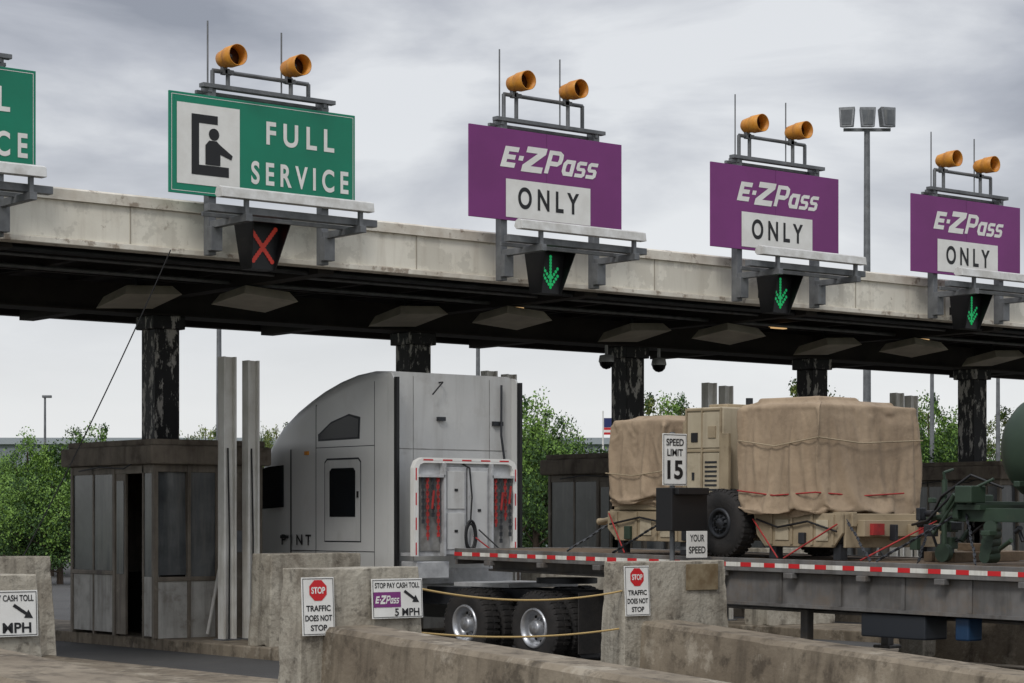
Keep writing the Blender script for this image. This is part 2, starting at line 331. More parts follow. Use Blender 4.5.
# ------------------------------------------------------------------ overhead signs
def beacon(par,x,z):
    mb=MB(); mb.lathe([(0.2,0.0),(0.2,0.07),(0.15,0.115),(0.04,0.13),(-0.04,0.135)],(x,-.05,z),24,0,'y')
    mb.lathe([(-0.04,0.135),(-0.05,0.148),(-0.27,0.15),(-0.27,0.14),(-0.05,0.135)],(x,-.05,z),24,0,'y')
    o=mb.obj('beacon',par,[AMBER],recalc=True)
    MB().lathe([(-0.07,0.136),(-0.1,0.09),(-0.115,0.0)],(x,-.05,z),20,0,'y').obj('lens',o,[LENS])
    MB().box(x-.035,x+.035,0.02,0.1,z-.22,z-.11).obj('bracket',o,[GALV])
def frame(par,zt,zb,bz):
    for px in (-.83,1.06): MB().box(px-.06,px+.06,0.02,0.16,5.75,zt+.12).obj('support_post',par,[GALV],bevel=.005)
    mb=MB()
    mb.box(-1.0,1.22,-.02,0.1,zt+.12,zt+.18); mb.box(-1.0,1.22,0.16,0.22,zt+.05,zt+.1)
    mb.box(-.9,-.84,.0,.22,zt+.06,zt+.15); mb.box(1.02,1.08,.0,.22,zt+.06,zt+.15)
    mb.obj('top_rail',par,[GALV],bevel=0.005)
    MB().box(-1.3,1.4,0.02,0.08,zb+.25,zb+.31).obj('cross_rail',par,[GALV])
    MB().box(-1.3,1.4,0.02,0.08,zt-.3,zt-.24).obj('cross_rail',par,[GALV])
    mb=MB(); h=bz-.24
    for px in (-.8,-.55,.5,.8): mb.cyl((px,.07,zt+.15),(px,.07,h+(.0 if abs(px)>.6 else .05)),0.032,n=8)
    mb.cyl((-.8,.07,h),(.8,.07,h),0.032,n=8)
    for px in (-.86,.36): mb.cyl((px,.1,zt+.15),(px,.1,bz+.45),0.013,n=6)
    mb.box(-.62,-.48,.02,.12,h-.03,h+.03); mb.box(.4,.55,.02,.12,h-.03,h+.03)
    mb.obj('beacon_rail',par,[GALV])
    beacon(par,-.62,bz-.06); beacon(par,.45,bz-.06)
    mb=MB()
    mb.prism([(-.97,6.42),(-.82,6.42),(-.77,6.47),(-.8,6.55),(-.86,6.58),(-.95,6.55)],-1.27,1.24,'x')
    lamp=mb.obj('sign_lamp',par,[LAMPW],bevel=0.006)
    MB().box(-1.36,1.42,-.78,-.64,6.24,6.34).obj('lamp_rail',par,[GALV],bevel=0.005)
    MB().box(-1.3,1.3,-.5,-.46,6.2,6.26).obj('lamp_rail',par,[GALV],bevel=0.005)
    for px in (-.83,1.06):
        mb=MB(); mb.box(px-.05,px+.05,-.95,.02,6.12,6.22); mb.box(px-.09,px+.09,-.1,.02,5.8,6.14); mb.box(px-.03,px+.03,-.9,-.84,6.22,6.44); mb.obj('lamp_arm',par,[GALV],bevel=0.005)
def border(par,W,z0,z1,mat=WHITE,y=-.034,t=.018,ins=.03):
    mb=MB(); a=-W/2+ins; b=W/2-ins; c=z0+ins; d=z1-ins
    vs=[(a,y,c),(b,y,c),(b,y,d),(a,y,d),(a+t,y,c+t),(b-t,y,c+t),(b-t,y,d-t),(a+t,y,d-t)]
    mb.add(vs,[(0,1,5,4),(1,2,6,5),(2,3,7,6),(3,0,4,7)])
    mb.obj('border',par,[mat])
def ezlogo(par,cx,cz,W,H,mat,y):
    SC=W/5.1; sh=.34
    def poly(pts,k,dx=0,sy=1.0): k.add([(cx+(px+dx-2.55+sh*(pz*sy-.5))*SC,y,cz+(pz*sy-.5)*H) for px,pz in pts],[tuple(range(len(pts)))])
    k=MB(); poly([(0,0.06),(.74,.06),(.74,.27),(.26,.27),(.26,.4),(.66,.4),(.66,.6),(.26,.6),(.26,.73),(.74,.73),(.74,.94),(0,.94)],k); k.obj('letter_e',par,[mat])
    k=MB(); poly([(.84,.4),(1.08,.4),(1.08,.6),(.84,.6)],k); k.obj('hyphen',par,[mat])
    k=MB(); poly([(1.12,-.04),(2.22,-.04),(2.22,.22),(1.56,.22),(2.2,.78),(2.2,1.04),(1.14,1.04),(1.14,.78),(1.76,.78),(1.12,.24)],k); k.obj('letter_z',par,[mat])
    k=MB(); poly([(2.34,0.0),(2.56,0.0),(2.56,.34),(2.56,.54),(2.56,.8),(2.56,1.0),(2.34,1.0)],k); poly([(2.56,.34),(2.94,.34),(3.14,.48),(2.92,.54),(2.56,.54)],k); poly([(2.56,.82),(2.92,.82),(3.14,.88),(2.94,1.0),(2.56,1.0)],k); poly([(2.92,.54),(3.14,.48),(3.17,.68),(3.14,.88),(2.92,.82),(2.95,.67)],k); k.obj('letter_p',par,[mat])
    # single-storey a drawn as ring plus stem
    k=MB(); O=[(.14,0),(.44,0),(.44,.14),(.24,.14),(.2,.2),(.2,.34),(.24,.42),(.44,.42),(.44,.56),(.14,.56),(0,.42),(0,.14)]
    poly([(p*.98,q*1.25) for p,q in O],k,3.24); poly([(.43,0),(.64,0),(.64,.7),(.43,.7),(.43,.525),(.43,.175)],k,3.24); k.obj('letter_a',par,[mat])
    S=[(0,0),(.42,0),(.54,.1),(.54,.32),(.44,.42),(.18,.42),(.18,.54),(.52,.54),(.52,.7),(.12,.7),(0,.6),(0,.38),(.1,.28),(.36,.28),(.36,.16),(0,.16)]
    for dx in (3.98,4.6):
        k=MB(); poly(S,k,dx); k.obj('letter_s',par,[mat])
W_=3.1
def green_sign(s0):
    p=thing('overhead_sign',(s0,-.35,0),'green full service lane sign with amber beacons above canopy edge','sign','lane signs along the canopy')
    z0,z1=6.56,7.96
    pan=MB().box(-W_/2,W_/2,-.03,0,z0,z1).obj('panel',p,[GREEN],bevel=0.004)
    border(pan,W_,z0,z1,ins=.035,t=.008)
    y=-.036
    sq=MB().add([(-1.43,y,z0+.14),(-.42,y,z0+.14),(-.42,y,z1-.14),(-1.43,y,z1-.14)],[(0,1,2,3)]).obj('pictogram',pan,[WHITE])
    k=MB(); yy=y-.004
    k.add([(-1.2,yy,z1-.28),(-1.2,yy,z0+.28),(-.6,yy,z0+.28),(-.6,yy,z0+.42),(-1.08,yy,z0+.42),(-1.08,yy,z1-.4),(-.78,yy,z1-.4),(-.78,yy,z1-.28)],[tuple(range(8))])
    k.obj('booth_symbol',sq,[BLACK])
    k=MB()
    k.add([(-.84+.085*math.cos(i*math.pi/8),yy,z0+.86+.085*math.sin(i*math.pi/8)) for i in range(16)],[tuple(range(16))])
    k.add([(-.98,yy-.003,z0+.43),(-.74,yy-.003,z0+.43),(-.74,yy-.003,z0+.59),(-.56,yy-.003,z0+.53),(-.54,yy-.003,z0+.59),(-.74,yy-.003,z0+.72),(-.8,yy-.003,z0+.77),(-.92,yy-.003,z0+.77),(-.98,yy-.003,z0+.7)],[tuple(range(9))])
    k.obj('attendant_symbol',sq,[BLACK])
    text('lettering',pan,'F U L L',.6,z1-.42,1.16,.33,WHITE,y,0,0.026)
    text('lettering',pan,'S E R V I C E',.6,z0+.4,1.66,.33,WHITE,y,0,0.026)
    frame(p,z1,z0,8.58)
def purple_sign(s0,bz,dz=0):
    p=thing('overhead_sign',(s0,-.35,0),'purple pass only lane sign with amber beacons above canopy edge','sign','lane signs along the canopy')
    z0,z1=6.62+dz,8.03+dz
    pan=MB().box(-W_/2,W_/2,-.03,0,z0,z1).obj('panel',p,[PURP],bevel=0.004)
    for xx in (-.02,): MB().box(xx-.003,xx+.003,-.032,-.03,z0,z1).obj('panel_seam',pan,[PSEAM])
    y=-.036
    ezlogo(pan,.06,z1-.43,1.92,.37,WHITE,y)
    bx=MB().add([(-.84,y,z0+.05),(.88,y,z0+.05),(.88,y,z0+.64),(-.84,y,z0+.64)],[(0,1,2,3)]).obj('white_plate',pan,[WHITE])
    text('lettering',bx,'O N L Y',.02,z0+.365,1.24,.34,BLACK,y-.004,0,0.026)
    frame(p,z1,z0,bz)
green_sign(-9.9); green_sign(-4.80)
purple_sign(.41,8.88,.06); purple_sign(5.5,8.8); purple_sign(10.52,8.72,-.06)

def signal(s0,kind):
    nm='red cross lane signal in a black hood' if kind=='x' else 'green arrow lane signal in a black hood'
    p=thing('lane_signal',(s0,-.55,5.58),nm+' below the lane sign','lane signal','lane signals along the canopy')
    p.scale=(.95,.95,.95)
    mb=MB(); mb.hexa([(-.2,.0,0.0),(.2,.0,0.0),(.2,.28,0.0),(-.2,.28,0.0),(-.33,.0,.74),(.33,.0,.74),(.33,.28,.74),(-.33,.28,.74)])
    for sx in (-1,1):
        mb.hexa([(sx*.2,-.03,0),(sx*.215,-.03,0),(sx*.215,.0,0),(sx*.2,.0,0),(sx*.33,-.3,.75),(sx*.345,-.3,.75),(sx*.345,.0,.75),(sx*.33,.0,.75)])
    mb.box(-.345,.345,-.3,.28,.745,.76); mb.box(-.05,.05,.28,.5,.3,.45)
    mb.obj('hood',p,[BLACK])
    k=MB(); y=-.008
    def bar(a,b,wd):
        a=Vector((a[0],0,a[1])); b=Vector((b[0],0,b[1]))
        L_=(b-a).length; c=max(2,int(L_/.05))
        for i in range(c+1):
            q=a+(b-a)*i/c
            k.add([(q.x+wd*.5*math.cos(j*math.pi/4),y-.0005*i,q.z+wd*.5*math.sin(j*math.pi/4)) for j in range(8)],[tuple(range(8))])
    if kind=='x': bar((-.16,.12),(.22,.6),.075); bar((-.22,.6),(.16,.12),.075)
    else:
        bar((0,.1),(0,.6),.058)
        for h in (.1,.22): bar((0,h),(-.15,h+.19),.055); bar((0,h),(.15,h+.19),.055)
    k.obj('cross' if kind=='x' else 'arrow',p,[XRED if kind=='x' else XGRN])
signal(-9.9,'x'); signal(-4.95,'x')
for s_ in (.32,5.41,10.43): signal(s_,'a')

# ------------------------------------------------------------------ booths and guard posts
def booth(s0):
    p=thing('toll_booth',(s0,5.0,0.18),'weathered grey-brown metal toll booth with dusty windows at the column','toll booth','toll booths under the canopy')
    X0,X1,Y0,Y1=-1.03,.98,-1.4,1.4; H=2.75
    mb=MB()
    for xx in (X0,X1-.08):
        for yy in (Y0,-.12,Y1-.08): mb.box(xx,xx+.08,yy,yy+.08,0,H)
    mb.box(.1,.18,Y0,Y0+.08,0,H); mb.box(-.42,-.36,Y0-.004,Y0+.08,0,H)
    for yy in (Y0+.01,Y1-.07): mb.box(X0+.07,X1-.07,yy,yy+.06,H-.12,H)
    for xx in (X0+.01,X1-.07): mb.box(xx,xx+.06,Y0+.07,Y1-.07,H-.14,H)
    mb.box(X0-.01,X0+.07,-.05,Y1-.07,.98,1.05); mb.box(X0+.01,X0+.07,.6,.65,0,H); mb.box(X0+.07,.11,Y0-.01,Y0+.06,.9,.97)
    mb.box(X0+.01,X0+.05,Y0+.35,Y0+.4,0,H)
    mb.obj('frame',p,[BOOTH],bevel=0.008)
    MB().box(.18,X1-.08,Y0+.02,Y0+.06,0,H-.12).obj('wall',p,[BOOTH]); MB().box(X0+.08,.1,Y0+.02,Y0+.06,0,.91).obj('wall',p,[BPAN])
    MB().box(X1-.06,X1-.02,Y0+.08,Y1-.08,0,H-.14).obj('wall',p,[BOOTH]); MB().box(X0+.08,X1-.08,Y1-.06,Y1-.02,0,H-.12).obj('wall',p,[BOOTH])
    MB().box(X0+.02,X0+.05,-.04,Y1-.08,0.05,.98).obj('side_panel',p,[BPAN],bevel=0.004)
    MB().box(X0+.08,-.42,Y0+.03,Y0+.045,.97,H-.12).obj('window',p,[GLASS],rot=(rad(-1.2),0,0))
    MB().box(-.36,.1,Y0+.03,Y0+.045,.97,H-.12).obj('window',p,[GLASS])
    for a,b in ((-.04,.6),(.65,Y1-.08)): MB().box(X0+.025,X0+.04,a,b,1.05,H-.14).obj('window',p,[GLASS])
    d_=MB().box(X0+.02,X0+.06,-.45,-.12,0.03,H-.14).obj('door',p,[BOOTH])
    MB().box(X0+.012,X0+.02,-.4,-.17,1.0,H-.25).obj('door_window',d_,[GLASS])
    MB().box(X0+.025,X0+.04,Y0+.08,Y0+.35,.97,H-.14).obj('window',p,[GLASS]); MB().box(X0+.02,X0+.05,Y0+.08,Y0+.35,.03,.97).obj('side_panel',p,[BPAN])
    MB().box(-.2,.9,-.9,.9,0.02,1.0).obj('interior_desk',p,[INT])
    MB().box(-.6,-.58,-.8,-.5,0.5,1.7).obj('interior_notice',p,[BPAN]); MB().box(-.75,-.45,-.95,-.65,.02,.55).obj('stool',p,[GALV],bevel=.02)
    mb=MB(); mb.box(X0-.12,X1+.1,Y0-.12,Y1+.12,H,H+.3); mb.obj('roof',p,[BROOF],bevel=0.03)
    MB().box(X0-.03,X1+.03,Y0-.03,Y1+.03,H+.3,H+.4).obj('roof_cap',p,[BROOF],bevel=0.02)
    mb=MB(); mb.tube([(.35,Y0-.04,H-.02),(.3,Y0-.06,1.9),(-.12,Y0-.1,.05)],.028,8)
    mb.obj('drainpipe',p,[WHITED])
    MB().tube([(.22,Y0-.03,H),(.22,Y0-.03,1.3),(.4,Y0-.05,1.1),(.4,Y0-.05,.1)],.02,6).obj('conduit',p,[GALV])
    MB().tube([(.62,Y0-.03,H),(.62,Y0-.03,.1)],.025,6).obj('conduit',p,[DSTEEL])
    MB().box(.3,.52,Y0-.12,Y0+.02,1.35,1.7).obj('junction_box',p,[GALV],bevel=.01)
    MB().box(.66,.86,Y0-.1,Y0+.02,1.9,2.2).obj('junction_box',p,[STRAP],bevel=.01)
    MB().tube([(X0-.1,-.9,H+.02),(X0-.1,-.6,H-.06),(X0-.1,.2,H-.02),(X0-.1,.9,H-.08)],.012,5).obj('loose_cable',p,[BLACK])
for s0 in ISL[2:7]: booth(s0)
def posts(s0):
    for d,wd in ((-.3,.115),(.13,.105)):
        p=thing('guard_post',(s0+d,2.6,.17),'tall white channel guard post beside a toll booth','guard post','white guard posts beside toll booths')
        mb=MB(); mb.prism([(-wd,-.09),(-wd+.035,-.09),(-wd+.035,-.02),(wd-.035,-.02),(wd-.035,-.09),(wd,-.09),(wd,.09),(wd-.035,.09),(wd-.035,.02),(-wd+.035,.02),(-wd+.035,.09),(-wd,.09)],0.02,4.42 if d<0 else 4.38,'z')
        mb.obj('channel',p,[WHITED])
        MB().box(-wd-.05,wd+.05,-.14,.14,0,.03).obj('base_plate',p,[GALV])
        MB().tube([(0,-.05,.03),(.01,-.05,1.6),(-.02,-.05,3.0)],.014,5).obj('cable_run',p,[BLACK])
for s0 in ISL[2:7]: posts(s0)

# ------------------------------------------------------------------ concrete crash barriers
def rough(o,amt,sc,seed,cuts):
    """chip and wobble a concrete mesh so its edges are worn"""
    bm=bmesh.new(); bm.from_mesh(o.data)
    bmesh.ops.subdivide_edges(bm,edges=[e_ for e_ in bm.edges if e_.calc_length()>.12],cuts=cuts,use_grid_fill=True)
    bm.normal_update()
    for v in bm.verts:
        sharp=max([e_.calc_face_angle(0) for e_ in v.link_edges if len(e_.link_faces)==2] or [0])
        n_=noise.noise(v.co*sc+Vector((seed,seed*2,0)))
        v.co+=v.normal*n_*amt
        if sharp>.5:
            c_=max(0,noise.noise(v.co*sc*2.3+Vector((0,seed,7)))-.12)
            v.co-=v.normal*c_*amt*5
    bm.to_mesh(o.data); bm.free()
def front_barrier(s0,tf,w,rz,slope,nw=.6):
    p=thing('concrete_barrier',(s0,tf,0),'weathered concrete crash barrier with long sloping nose','concrete barrier','concrete crash barriers on the toll islands')
    b=.07
    mb=MB(); mb.hexa([(-w/2,0,.17),(w/2,0,.17),(w/2,.45,.17),(-w/2,.45,.17),(-w/2+b,b,1.55),(w/2-b,b,1.55),(w/2-b,.45,1.55),(-w/2+b,.45,1.55)])
    o=mb.obj('block',p,[CONC]); rough(o,.012,3,s0,14); o.modifiers.new('b','BEVEL').width=.012
    L_=9.0; a=-w/2+.33; c=a+nw; z1=rz-slope*L_
    A=[];NS=60
    for i in range(NS+1):
        f=i/NS; y=.05-f*(L_+.05); z=rz-slope*L_*f
        nn=lambda k,sc=.8: noise.noise(Vector((y*sc,s0,k)))
        chip=max(0,noise.noise(Vector((y*2.1,s0,9)))-.25)*.08; chip2=max(0,noise.noise(Vector((y*1.9,s0,19)))-.25)*.08
        A+= [(a-.10,y,.005),(a-.07+.012*nn(1),y,.3),(a-.02+.008*nn(5),y,z-.05-chip),(a+.03+chip,y,z-.004*abs(nn(3))),((a+c)/2,y,z+.006*nn(4,2)),(c-.03-chip2,y,z),(c,y,z-.05-chip2),(c+.1,y,.005)]
    y=-L_-4; A+=[(a-.1,y,.005),(a-.05,y,.02),(a+.1,y,.05),(a+.14,y,.06),((a+c)/2,y,.06),(c-.14,y,.06),(c-.1,y,.05),(c+.1,y,.005)]
    fs=[]
    for k in range(NS+1):
        for j in range(7): fs.append((k*8+j,k*8+j+1,k*8+j+9,k*8+j+8))
    fs.append(tuple(range(8))); fs.append(tuple(range((NS+1)*8,(NS+1)*8+8)))
    mb=MB(); mb.add(A,fs); mb.obj('nose',p,[CONC2])
front_barrier(-13.3,-8.5,2.0,.95,.05,1.0)
front_barrier(-8.4,-8.0,1.62,.95,.055)
front_barrier(-3.25,-7.3,1.8,.84,.065,.55)
for s0 in ISL[3:7]: front_barrier(s0,-7.5,1.8,.84,.06)
def second(s0):
    p=thing('concrete_barrier',(s0,.6,0),'battered concrete crash block in front of a toll booth','concrete barrier','concrete crash barriers on the toll islands')
    w=1.75; b=.07
    mb=MB(); mb.hexa([(-w/2+.08,0,.17),(w/2+.08,0,.17),(w/2+.08,.6,.17),(-w/2+.08,.6,.17),(-w/2+.08+b,b,1.55),(w/2+.08-b,b,1.55),(w/2+.08-b,.6,1.55),(-w/2+.08+b,.6,1.55)])
    o=mb.obj('block',p,[CONC]); rough(o,.014,2.5,s0+4,12); o.modifiers.new('b','BEVEL').width=.012
for s0 in ISL[1:7]: second(s0)

# ------------------------------------------------------------------ small signs on the barriers
def slab(name,loc,w,h,label):
    p=thing(name,loc,label,'sign')
    pan=MB().box(-w/2,w/2,-.008,.0,-h/2,h/2).obj('plate',p,[WHITE],bevel=0.002)
    return p,pan
def stop_sign(s,t,z):
    p,pan=slab('warning_sign',(s,t-.015,z),.40,.60,'white stop traffic does not stop sign on concrete barrier')
    p.rotation_euler=(-rad(2.9),0,0)
    y=-.012
    border(pan,.4,-.3,.3,BLACK,y,.006,.012)
    o=MB().add([(.115*math.cos(math.pi/8+i*math.pi/4),y,.165+.115*math.sin(math.pi/8+i*math.pi/4)) for i in range(8)],[tuple(range(8))]).obj('octagon',pan,[RED])
    text('lettering',o,'STOP',0,.165,.17,.07,WHITE,y-.003,0,.03)
    for tx,z_,w_ in (('TRAFFIC',-.02,.3),('DOES NOT',-.12,.33),('STOP',-.22,.2)): text('lettering',pan,tx,0,z_,w_,.062,BLACK,y,0,.025)
stop_sign(-8.98,-7.97,1.16); stop_sign(-3.93,-7.265,1.2)
def toll_sign(s,t,z,patch=True):
    p,pan=slab('toll_sign',(s,t-.015,z),.66,.42,'white stop pay cash toll five mph sign on concrete barrier')
    p.rotation_euler=(-rad(2.9),0,0)
    y=-.012
    border(pan,.66,-.21,.21,BLACK,y,.006,.012)
    text('lettering',pan,'STOP PAY CASH TOLL',0,.14,.58,.058,BLACK,y,0,.02)
    if patch:
        pl=MB().add([(-.31,y,-.09),(.04,y,-.09),(.04,y,.07),(-.31,y,.07)],[(0,1,2,3)]).obj('purple_strip',pan,[PURP])
        ezlogo(pl,-.135,-.01,.3,.085,WHITE,y-.003)
        text('lettering',pan,'5 MPH',.12,-.145,.32,.08,BLACK,y,0,.022)
    else:
        text('lettering',pan,'5 MPH',.06,-.13,.4,.095,BLACK,y,0,.025)
    mb=MB(); mb.add([(.08,y,.065),(.1,y,.09),(.22,y,.01),(.235,y,.035),(.28,y,-.045),(.19,y,-.04),(.205,y,-.015)],[tuple(range(7))])
    mb.obj('arrow',pan,[BLACK])
toll_sign(-7.98,-7.975,1.22); toll_sign(-12.72,-8.475,1.2,False)
p=thing('small_plaque',(-2.85,-7.275,1.35),'small faded brown plaque on concrete barrier','plaque')
MB().box(-.27,.27,-.008,0,-.16,.16).obj('plate',p,[RUST],bevel=.003)

# speed sign
p=thing('speed_sign',(-2.44,-6.3,.17),'white speed limit fifteen sign above black speed display','sign')
MB().cyl((0,0,0),(0,0,3.0),.035,n=10).obj('pole',p,[GALV])
pl=MB().box(-.21,.21,-.05,-.04,2.32,2.98).obj('plate',p,[WHITE],bevel=.003); border(pl,.42,2.32,2.98,BLACK,-.053,.008,.012)
text('lettering',pl,'SPEED',0,2.87,.3,.09,BLACK,-.055,0,.02); text('lettering',pl,'LIMIT',0,2.74,.27,.09,BLACK,-.055,0,.02); text('lettering',pl,'15',0,2.52,.27,.24,BLACK,-.055,0,.03)
MB().box(-.24,.38,-.25,.05,1.74,2.29).box(-.2,.34,-.33,-.25,2.2,2.29).obj('speed_display',p,[BLACK],bevel=.01)
pl=MB().box(-.02,.34,-.29,-.28,1.40,1.74).obj('plate',p,[WHITE],bevel=.003)
MB().box(.1,.14,-.28,.04,1.5,1.54).obj('plate_arm',p,[GALV])
text('lettering',pl,'YOUR',.16,1.65,.25,.09,BLACK,-.293,0,.02); text('lettering',pl,'SPEED',.16,1.5,.29,.09,BLACK,-.293,0,.02)

# ropes
def rope(name,a,b,sag,r,mat,label,cat,n=18):
    a=Vector(a); b=Vector(b); pts=[]
    for i in range(n+1):
        u=i/n; q=a.lerp(b,u); q.z-=sag*4*u*(1-u); pts.append(q-a)
    o=MB().tube(pts,r,6).obj(name,None,[mat],loc=a); return tag(o,label,cat)
rope('rope',(-7.65,-7.9,1.32),(-4.1,-7.2,1.2),.12,.012,ROPE,'yellow rope strung across the closed lane','rope')
rope('rope',(-7.6,-7.9,.84),(-4.15,-7.2,.75),.07,.012,ROPE,'yellow rope strung across the closed lane','rope')
rope('cable',(-6.25,-.25,5.78),(-7.9,.9,1.55),.1,.009,BLACK,'thin black cable hanging from the canopy edge','cable')
# ------------------------------------------------------------------ wheels
def wheel(par,loc,Rr,wd,rimr,rimmat,name='wheel',dish=.15):
    e=bpy.data.objects.new(name,None); COL.objects.link(e); e.parent=par; e.location=loc; e.empty_display_size=.2
    h=wd/2; mb=MB()
    mb.lathe([(-h+.02,rimr),(-h,rimr+.05),(-h,Rr-.07),(-h+.03,Rr-.015),(-h+.06,Rr),(h-.06,Rr),(h-.03,Rr-.015),(h,Rr-.07),(h,rimr+.05),(h-.02,rimr)],n=40)
    n=36
    for i in range(n):
        t=2*math.pi*i/n; t2=t+.09
        for (xa,xb) in ((-h+.015,-.01),(.01,h-.015)):
            P=lambda x,a,r:(x,r*math.cos(a),r*math.sin(a))
            mb.hexa([P(xa,t,Rr-.03),P(xb,t,Rr-.03),P(xb,t2,Rr-.03),P(xa,t2,Rr-.03),P(xa+.015,t,Rr+.008),P(xb-.0,t,Rr+.008),P(xb,t2,Rr+.008),P(xa+.015,t2,Rr+.008)])
    mb.obj('tyre',e,[RUB])
    mb=MB(); mb.lathe([(-h+.02,rimr),(-h-.005,rimr-.01),(-h-.005,rimr-.035),(-h+dish*.5,rimr-.06),(-h+dish,rimr*.72),(-h+dish,rimr*.5),(-h+dish-.03,rimr*.42),(-h+.02,rimr*.38),(-h,rimr*.28),(-h-.01,0)],n=32)
    mb.lathe([(h-.02,rimr),(h-.05,rimr*.8),(h-.1,0)],n=24)
    for i in range(10):
        t=2*math.pi*i/10; q=(rimr*.46*math.cos(t),rimr*.46*math.sin(t))
        mb.cyl((-h+dish-.06,*q),(-h+dish,*q),.014,n=6)
    mb.obj('rim',e,[rimmat])
    k=MB()
    for i in range(10):
        t=2*math.pi*(i+.5)/10; r_=rimr*.66
        k.add([(-h+dish-.004,r_*math.cos(t)+.026*math.cos(j*math.pi/4),r_*math.sin(t)+.026*math.sin(j*math.pi/4)) for j in range(8)],[tuple(range(8))])
    k.obj('hand_hole',e,[INT])
    return e

# ------------------------------------------------------------------ truck
T=thing('semi_truck',(-.70,.64,0),'silver grey sleeper semi truck hauling a loaded flatbed','truck')
def ring(y,hw,zb,zt,r=.18,k=5):
    pts=[(-hw,zb),(-hw,zb+(zt-zb)*.5)]
    for i in range(k+1):
        a=math.pi-i*math.pi/2/k; pts.append((-hw+r+r*math.cos(a),zt-r+r*math.sin(a)))
    for i in range(k+1):
        a=math.pi/2-i*math.pi/2/k; pts.append((hw-r+r*math.cos(a),zt-r+r*math.sin(a)))
    pts+=[(hw,zb+(zt-zb)*.5),(hw,zb)]
    return [(x,y,z) for x,z in pts]
st=[(0,1.23,.95,4.34,.12),(.5,1.23,.95,4.37,.15),(1.0,1.23,.95,4.34,.2),(1.5,1.23,.95,4.26,.25),(1.9,1.23,.95,4.16,.28),(2.3,1.22,.95,4.03,.3),(2.7,1.21,.95,3.87,.3),(3.1,1.18,.95,3.68,.3),(3.4,1.14,.95,3.48,.28),(3.6,1.12,.95,3.28,.25),
    (4.25,1.06,.95,2.42,.2),(5.0,1.0,.95,2.22,.22),(5.8,.96,.95,2.0,.25),(6.3,.9,.95,1.72,.25),(6.45,.83,.95,1.4,.2)]
vs=[]; fs=[]
n=0
for y,hw,zb_,zt,r in st:
    rg=ring(y,hw,zb_,zt,r); n=len(rg); vs+=rg
for k in range(len(st)-1):
    for i in range(n): fs.append((k*n+i,k*n+(i+1)%n,(k+1)*n+(i+1)%n,(k+1)*n+i))
mb=MB(); mb.add(vs,fs,0,True); mb.add(vs[:n],[tuple(range(n))],1); mb.add(vs[-n:],[tuple(range(n))],0)
body=mb.obj('cab_body',T,[TRUCK,TRUCKB])
es=body.modifiers.new('es','EDGE_SPLIT'); es.split_angle=rad(35)
HW=1.23
def flank(poly,mat,name,off=.006,th=.012):
    for sx in (-1,1):
        mb=MB(); a=sx*(HW+off); mb.prism(poly,a-sx*th,a,'x'); mb.obj(name,T,[mat])
flank([(.76,3.32),(.74,3.66),(1.05,3.72),(1.55,3.61),(1.92,3.42),(1.92,3.31)],DSTEEL,'window_trim',.003)
flank([(.80,3.35),(.78,3.63),(1.05,3.69),(1.55,3.58),(1.87,3.40),(1.87,3.34)],DGLASS,'window',.008)
flank([(.74,1.72),(.74,2.95),(.80,3.0),(1.66,3.0),(1.72,2.95),(1.72,1.72)],TRUCKB,'sleeper_hatch',.006)
flank([(.72,1.70),(.72,2.97),(.79,3.03),(1.67,3.03),(1.74,2.97),(1.74,1.70)],DSTEEL,'hatch_seal',.002)
flank([(.87,2.1),(.87,2.82),(.92,2.87),(1.52,2.87),(1.58,2.82),(1.58,2.1)],DGLASS,'window',.014)
flank([(2.98,2.26),(2.98,2.95),(3.4,2.93),(3.85,2.86),(4.1,2.4),(3.9,2.22)],DGLASS,'window',.0,.03)
flank([(2.72,1.0),(2.72,3.2),(2.738,3.2),(2.738,1.0)],BLACK,'door_seam',.001)
flank([(1.98,1.0),(1.98,3.9),(1.992,3.9),(1.992,1.0)],DSTEEL,'panel_seam',.001)
flank([(.35,1.0),(.35,4.2),(.362,4.2),(.362,1.0)],DSTEEL,'panel_seam',.002)
flank([(.362,3.2),(.362,3.212),(1.98,3.212),(1.98,3.2)],DSTEEL,'panel_seam',.001)
flank([(.362,1.55),(.362,1.562),(2.7,1.562),(2.7,1.55)],DSTEEL,'panel_seam',.003)
flank([(2.8,1.75),(2.8,1.8),(3.0,1.8),(3.0,1.75)],BLACK,'door_handle',.03,.04)
flank([(2.2,3.1),(2.2,3.16),(2.3,3.16),(2.3,3.1)],AMBER,'marker_lamp',.02,.03)
flank([(.78,2.4),(.78,2.5),(.82,2.5),(.82,2.4)],BLACK,'hatch_latch',.02,.02)
MB().prism([(3.66,3.2),(4.24,2.46),(4.26,2.48),(3.68,3.23)],-.95,.95,'x').obj('windshield',T,[DGLASS])
for sx in (-1,1):
    MB().prism([(.05,.42),(.05,.95),(5.2,.95),(5.2,.5),(4.9,.42)],sx*1.24,sx*1.19,'x').obj('side_fairing',T,[TRUCK],bevel=.01)
    m_=MB().box(sx*1.42-.09,sx*1.42+.09,4.05,4.15,2.1,2.75).obj('mirror',T,[TRUCK],bevel=.03)
    MB().tube([(sx*1.1,4.1,2.65),(sx*1.4,4.1,2.65)],.02,6).obj('mirror_arm',m_,[BLACK])
for sx in (-.43,.43): MB().box(sx-.05,sx+.05,-4.3,6.2,.75,1.02).obj('chassis_rail',T,[DSTEEL])
for yy in (-.8,-2.8,-4.2,.5,3): MB().box(-.38,.38,yy-.06,yy+.06,.78,.98).obj('chassis_cross_member',T,[DSTEEL])
MB().cyl((-1.0,.4,.72),(-1.0,2.4,.72),.28,n=20).obj('fuel_tank',T,[ALU])
MB().box(-1.2,1.2,6.3,6.55,.35,.85).obj('bumper',T,[TRUCK],bevel=.05)
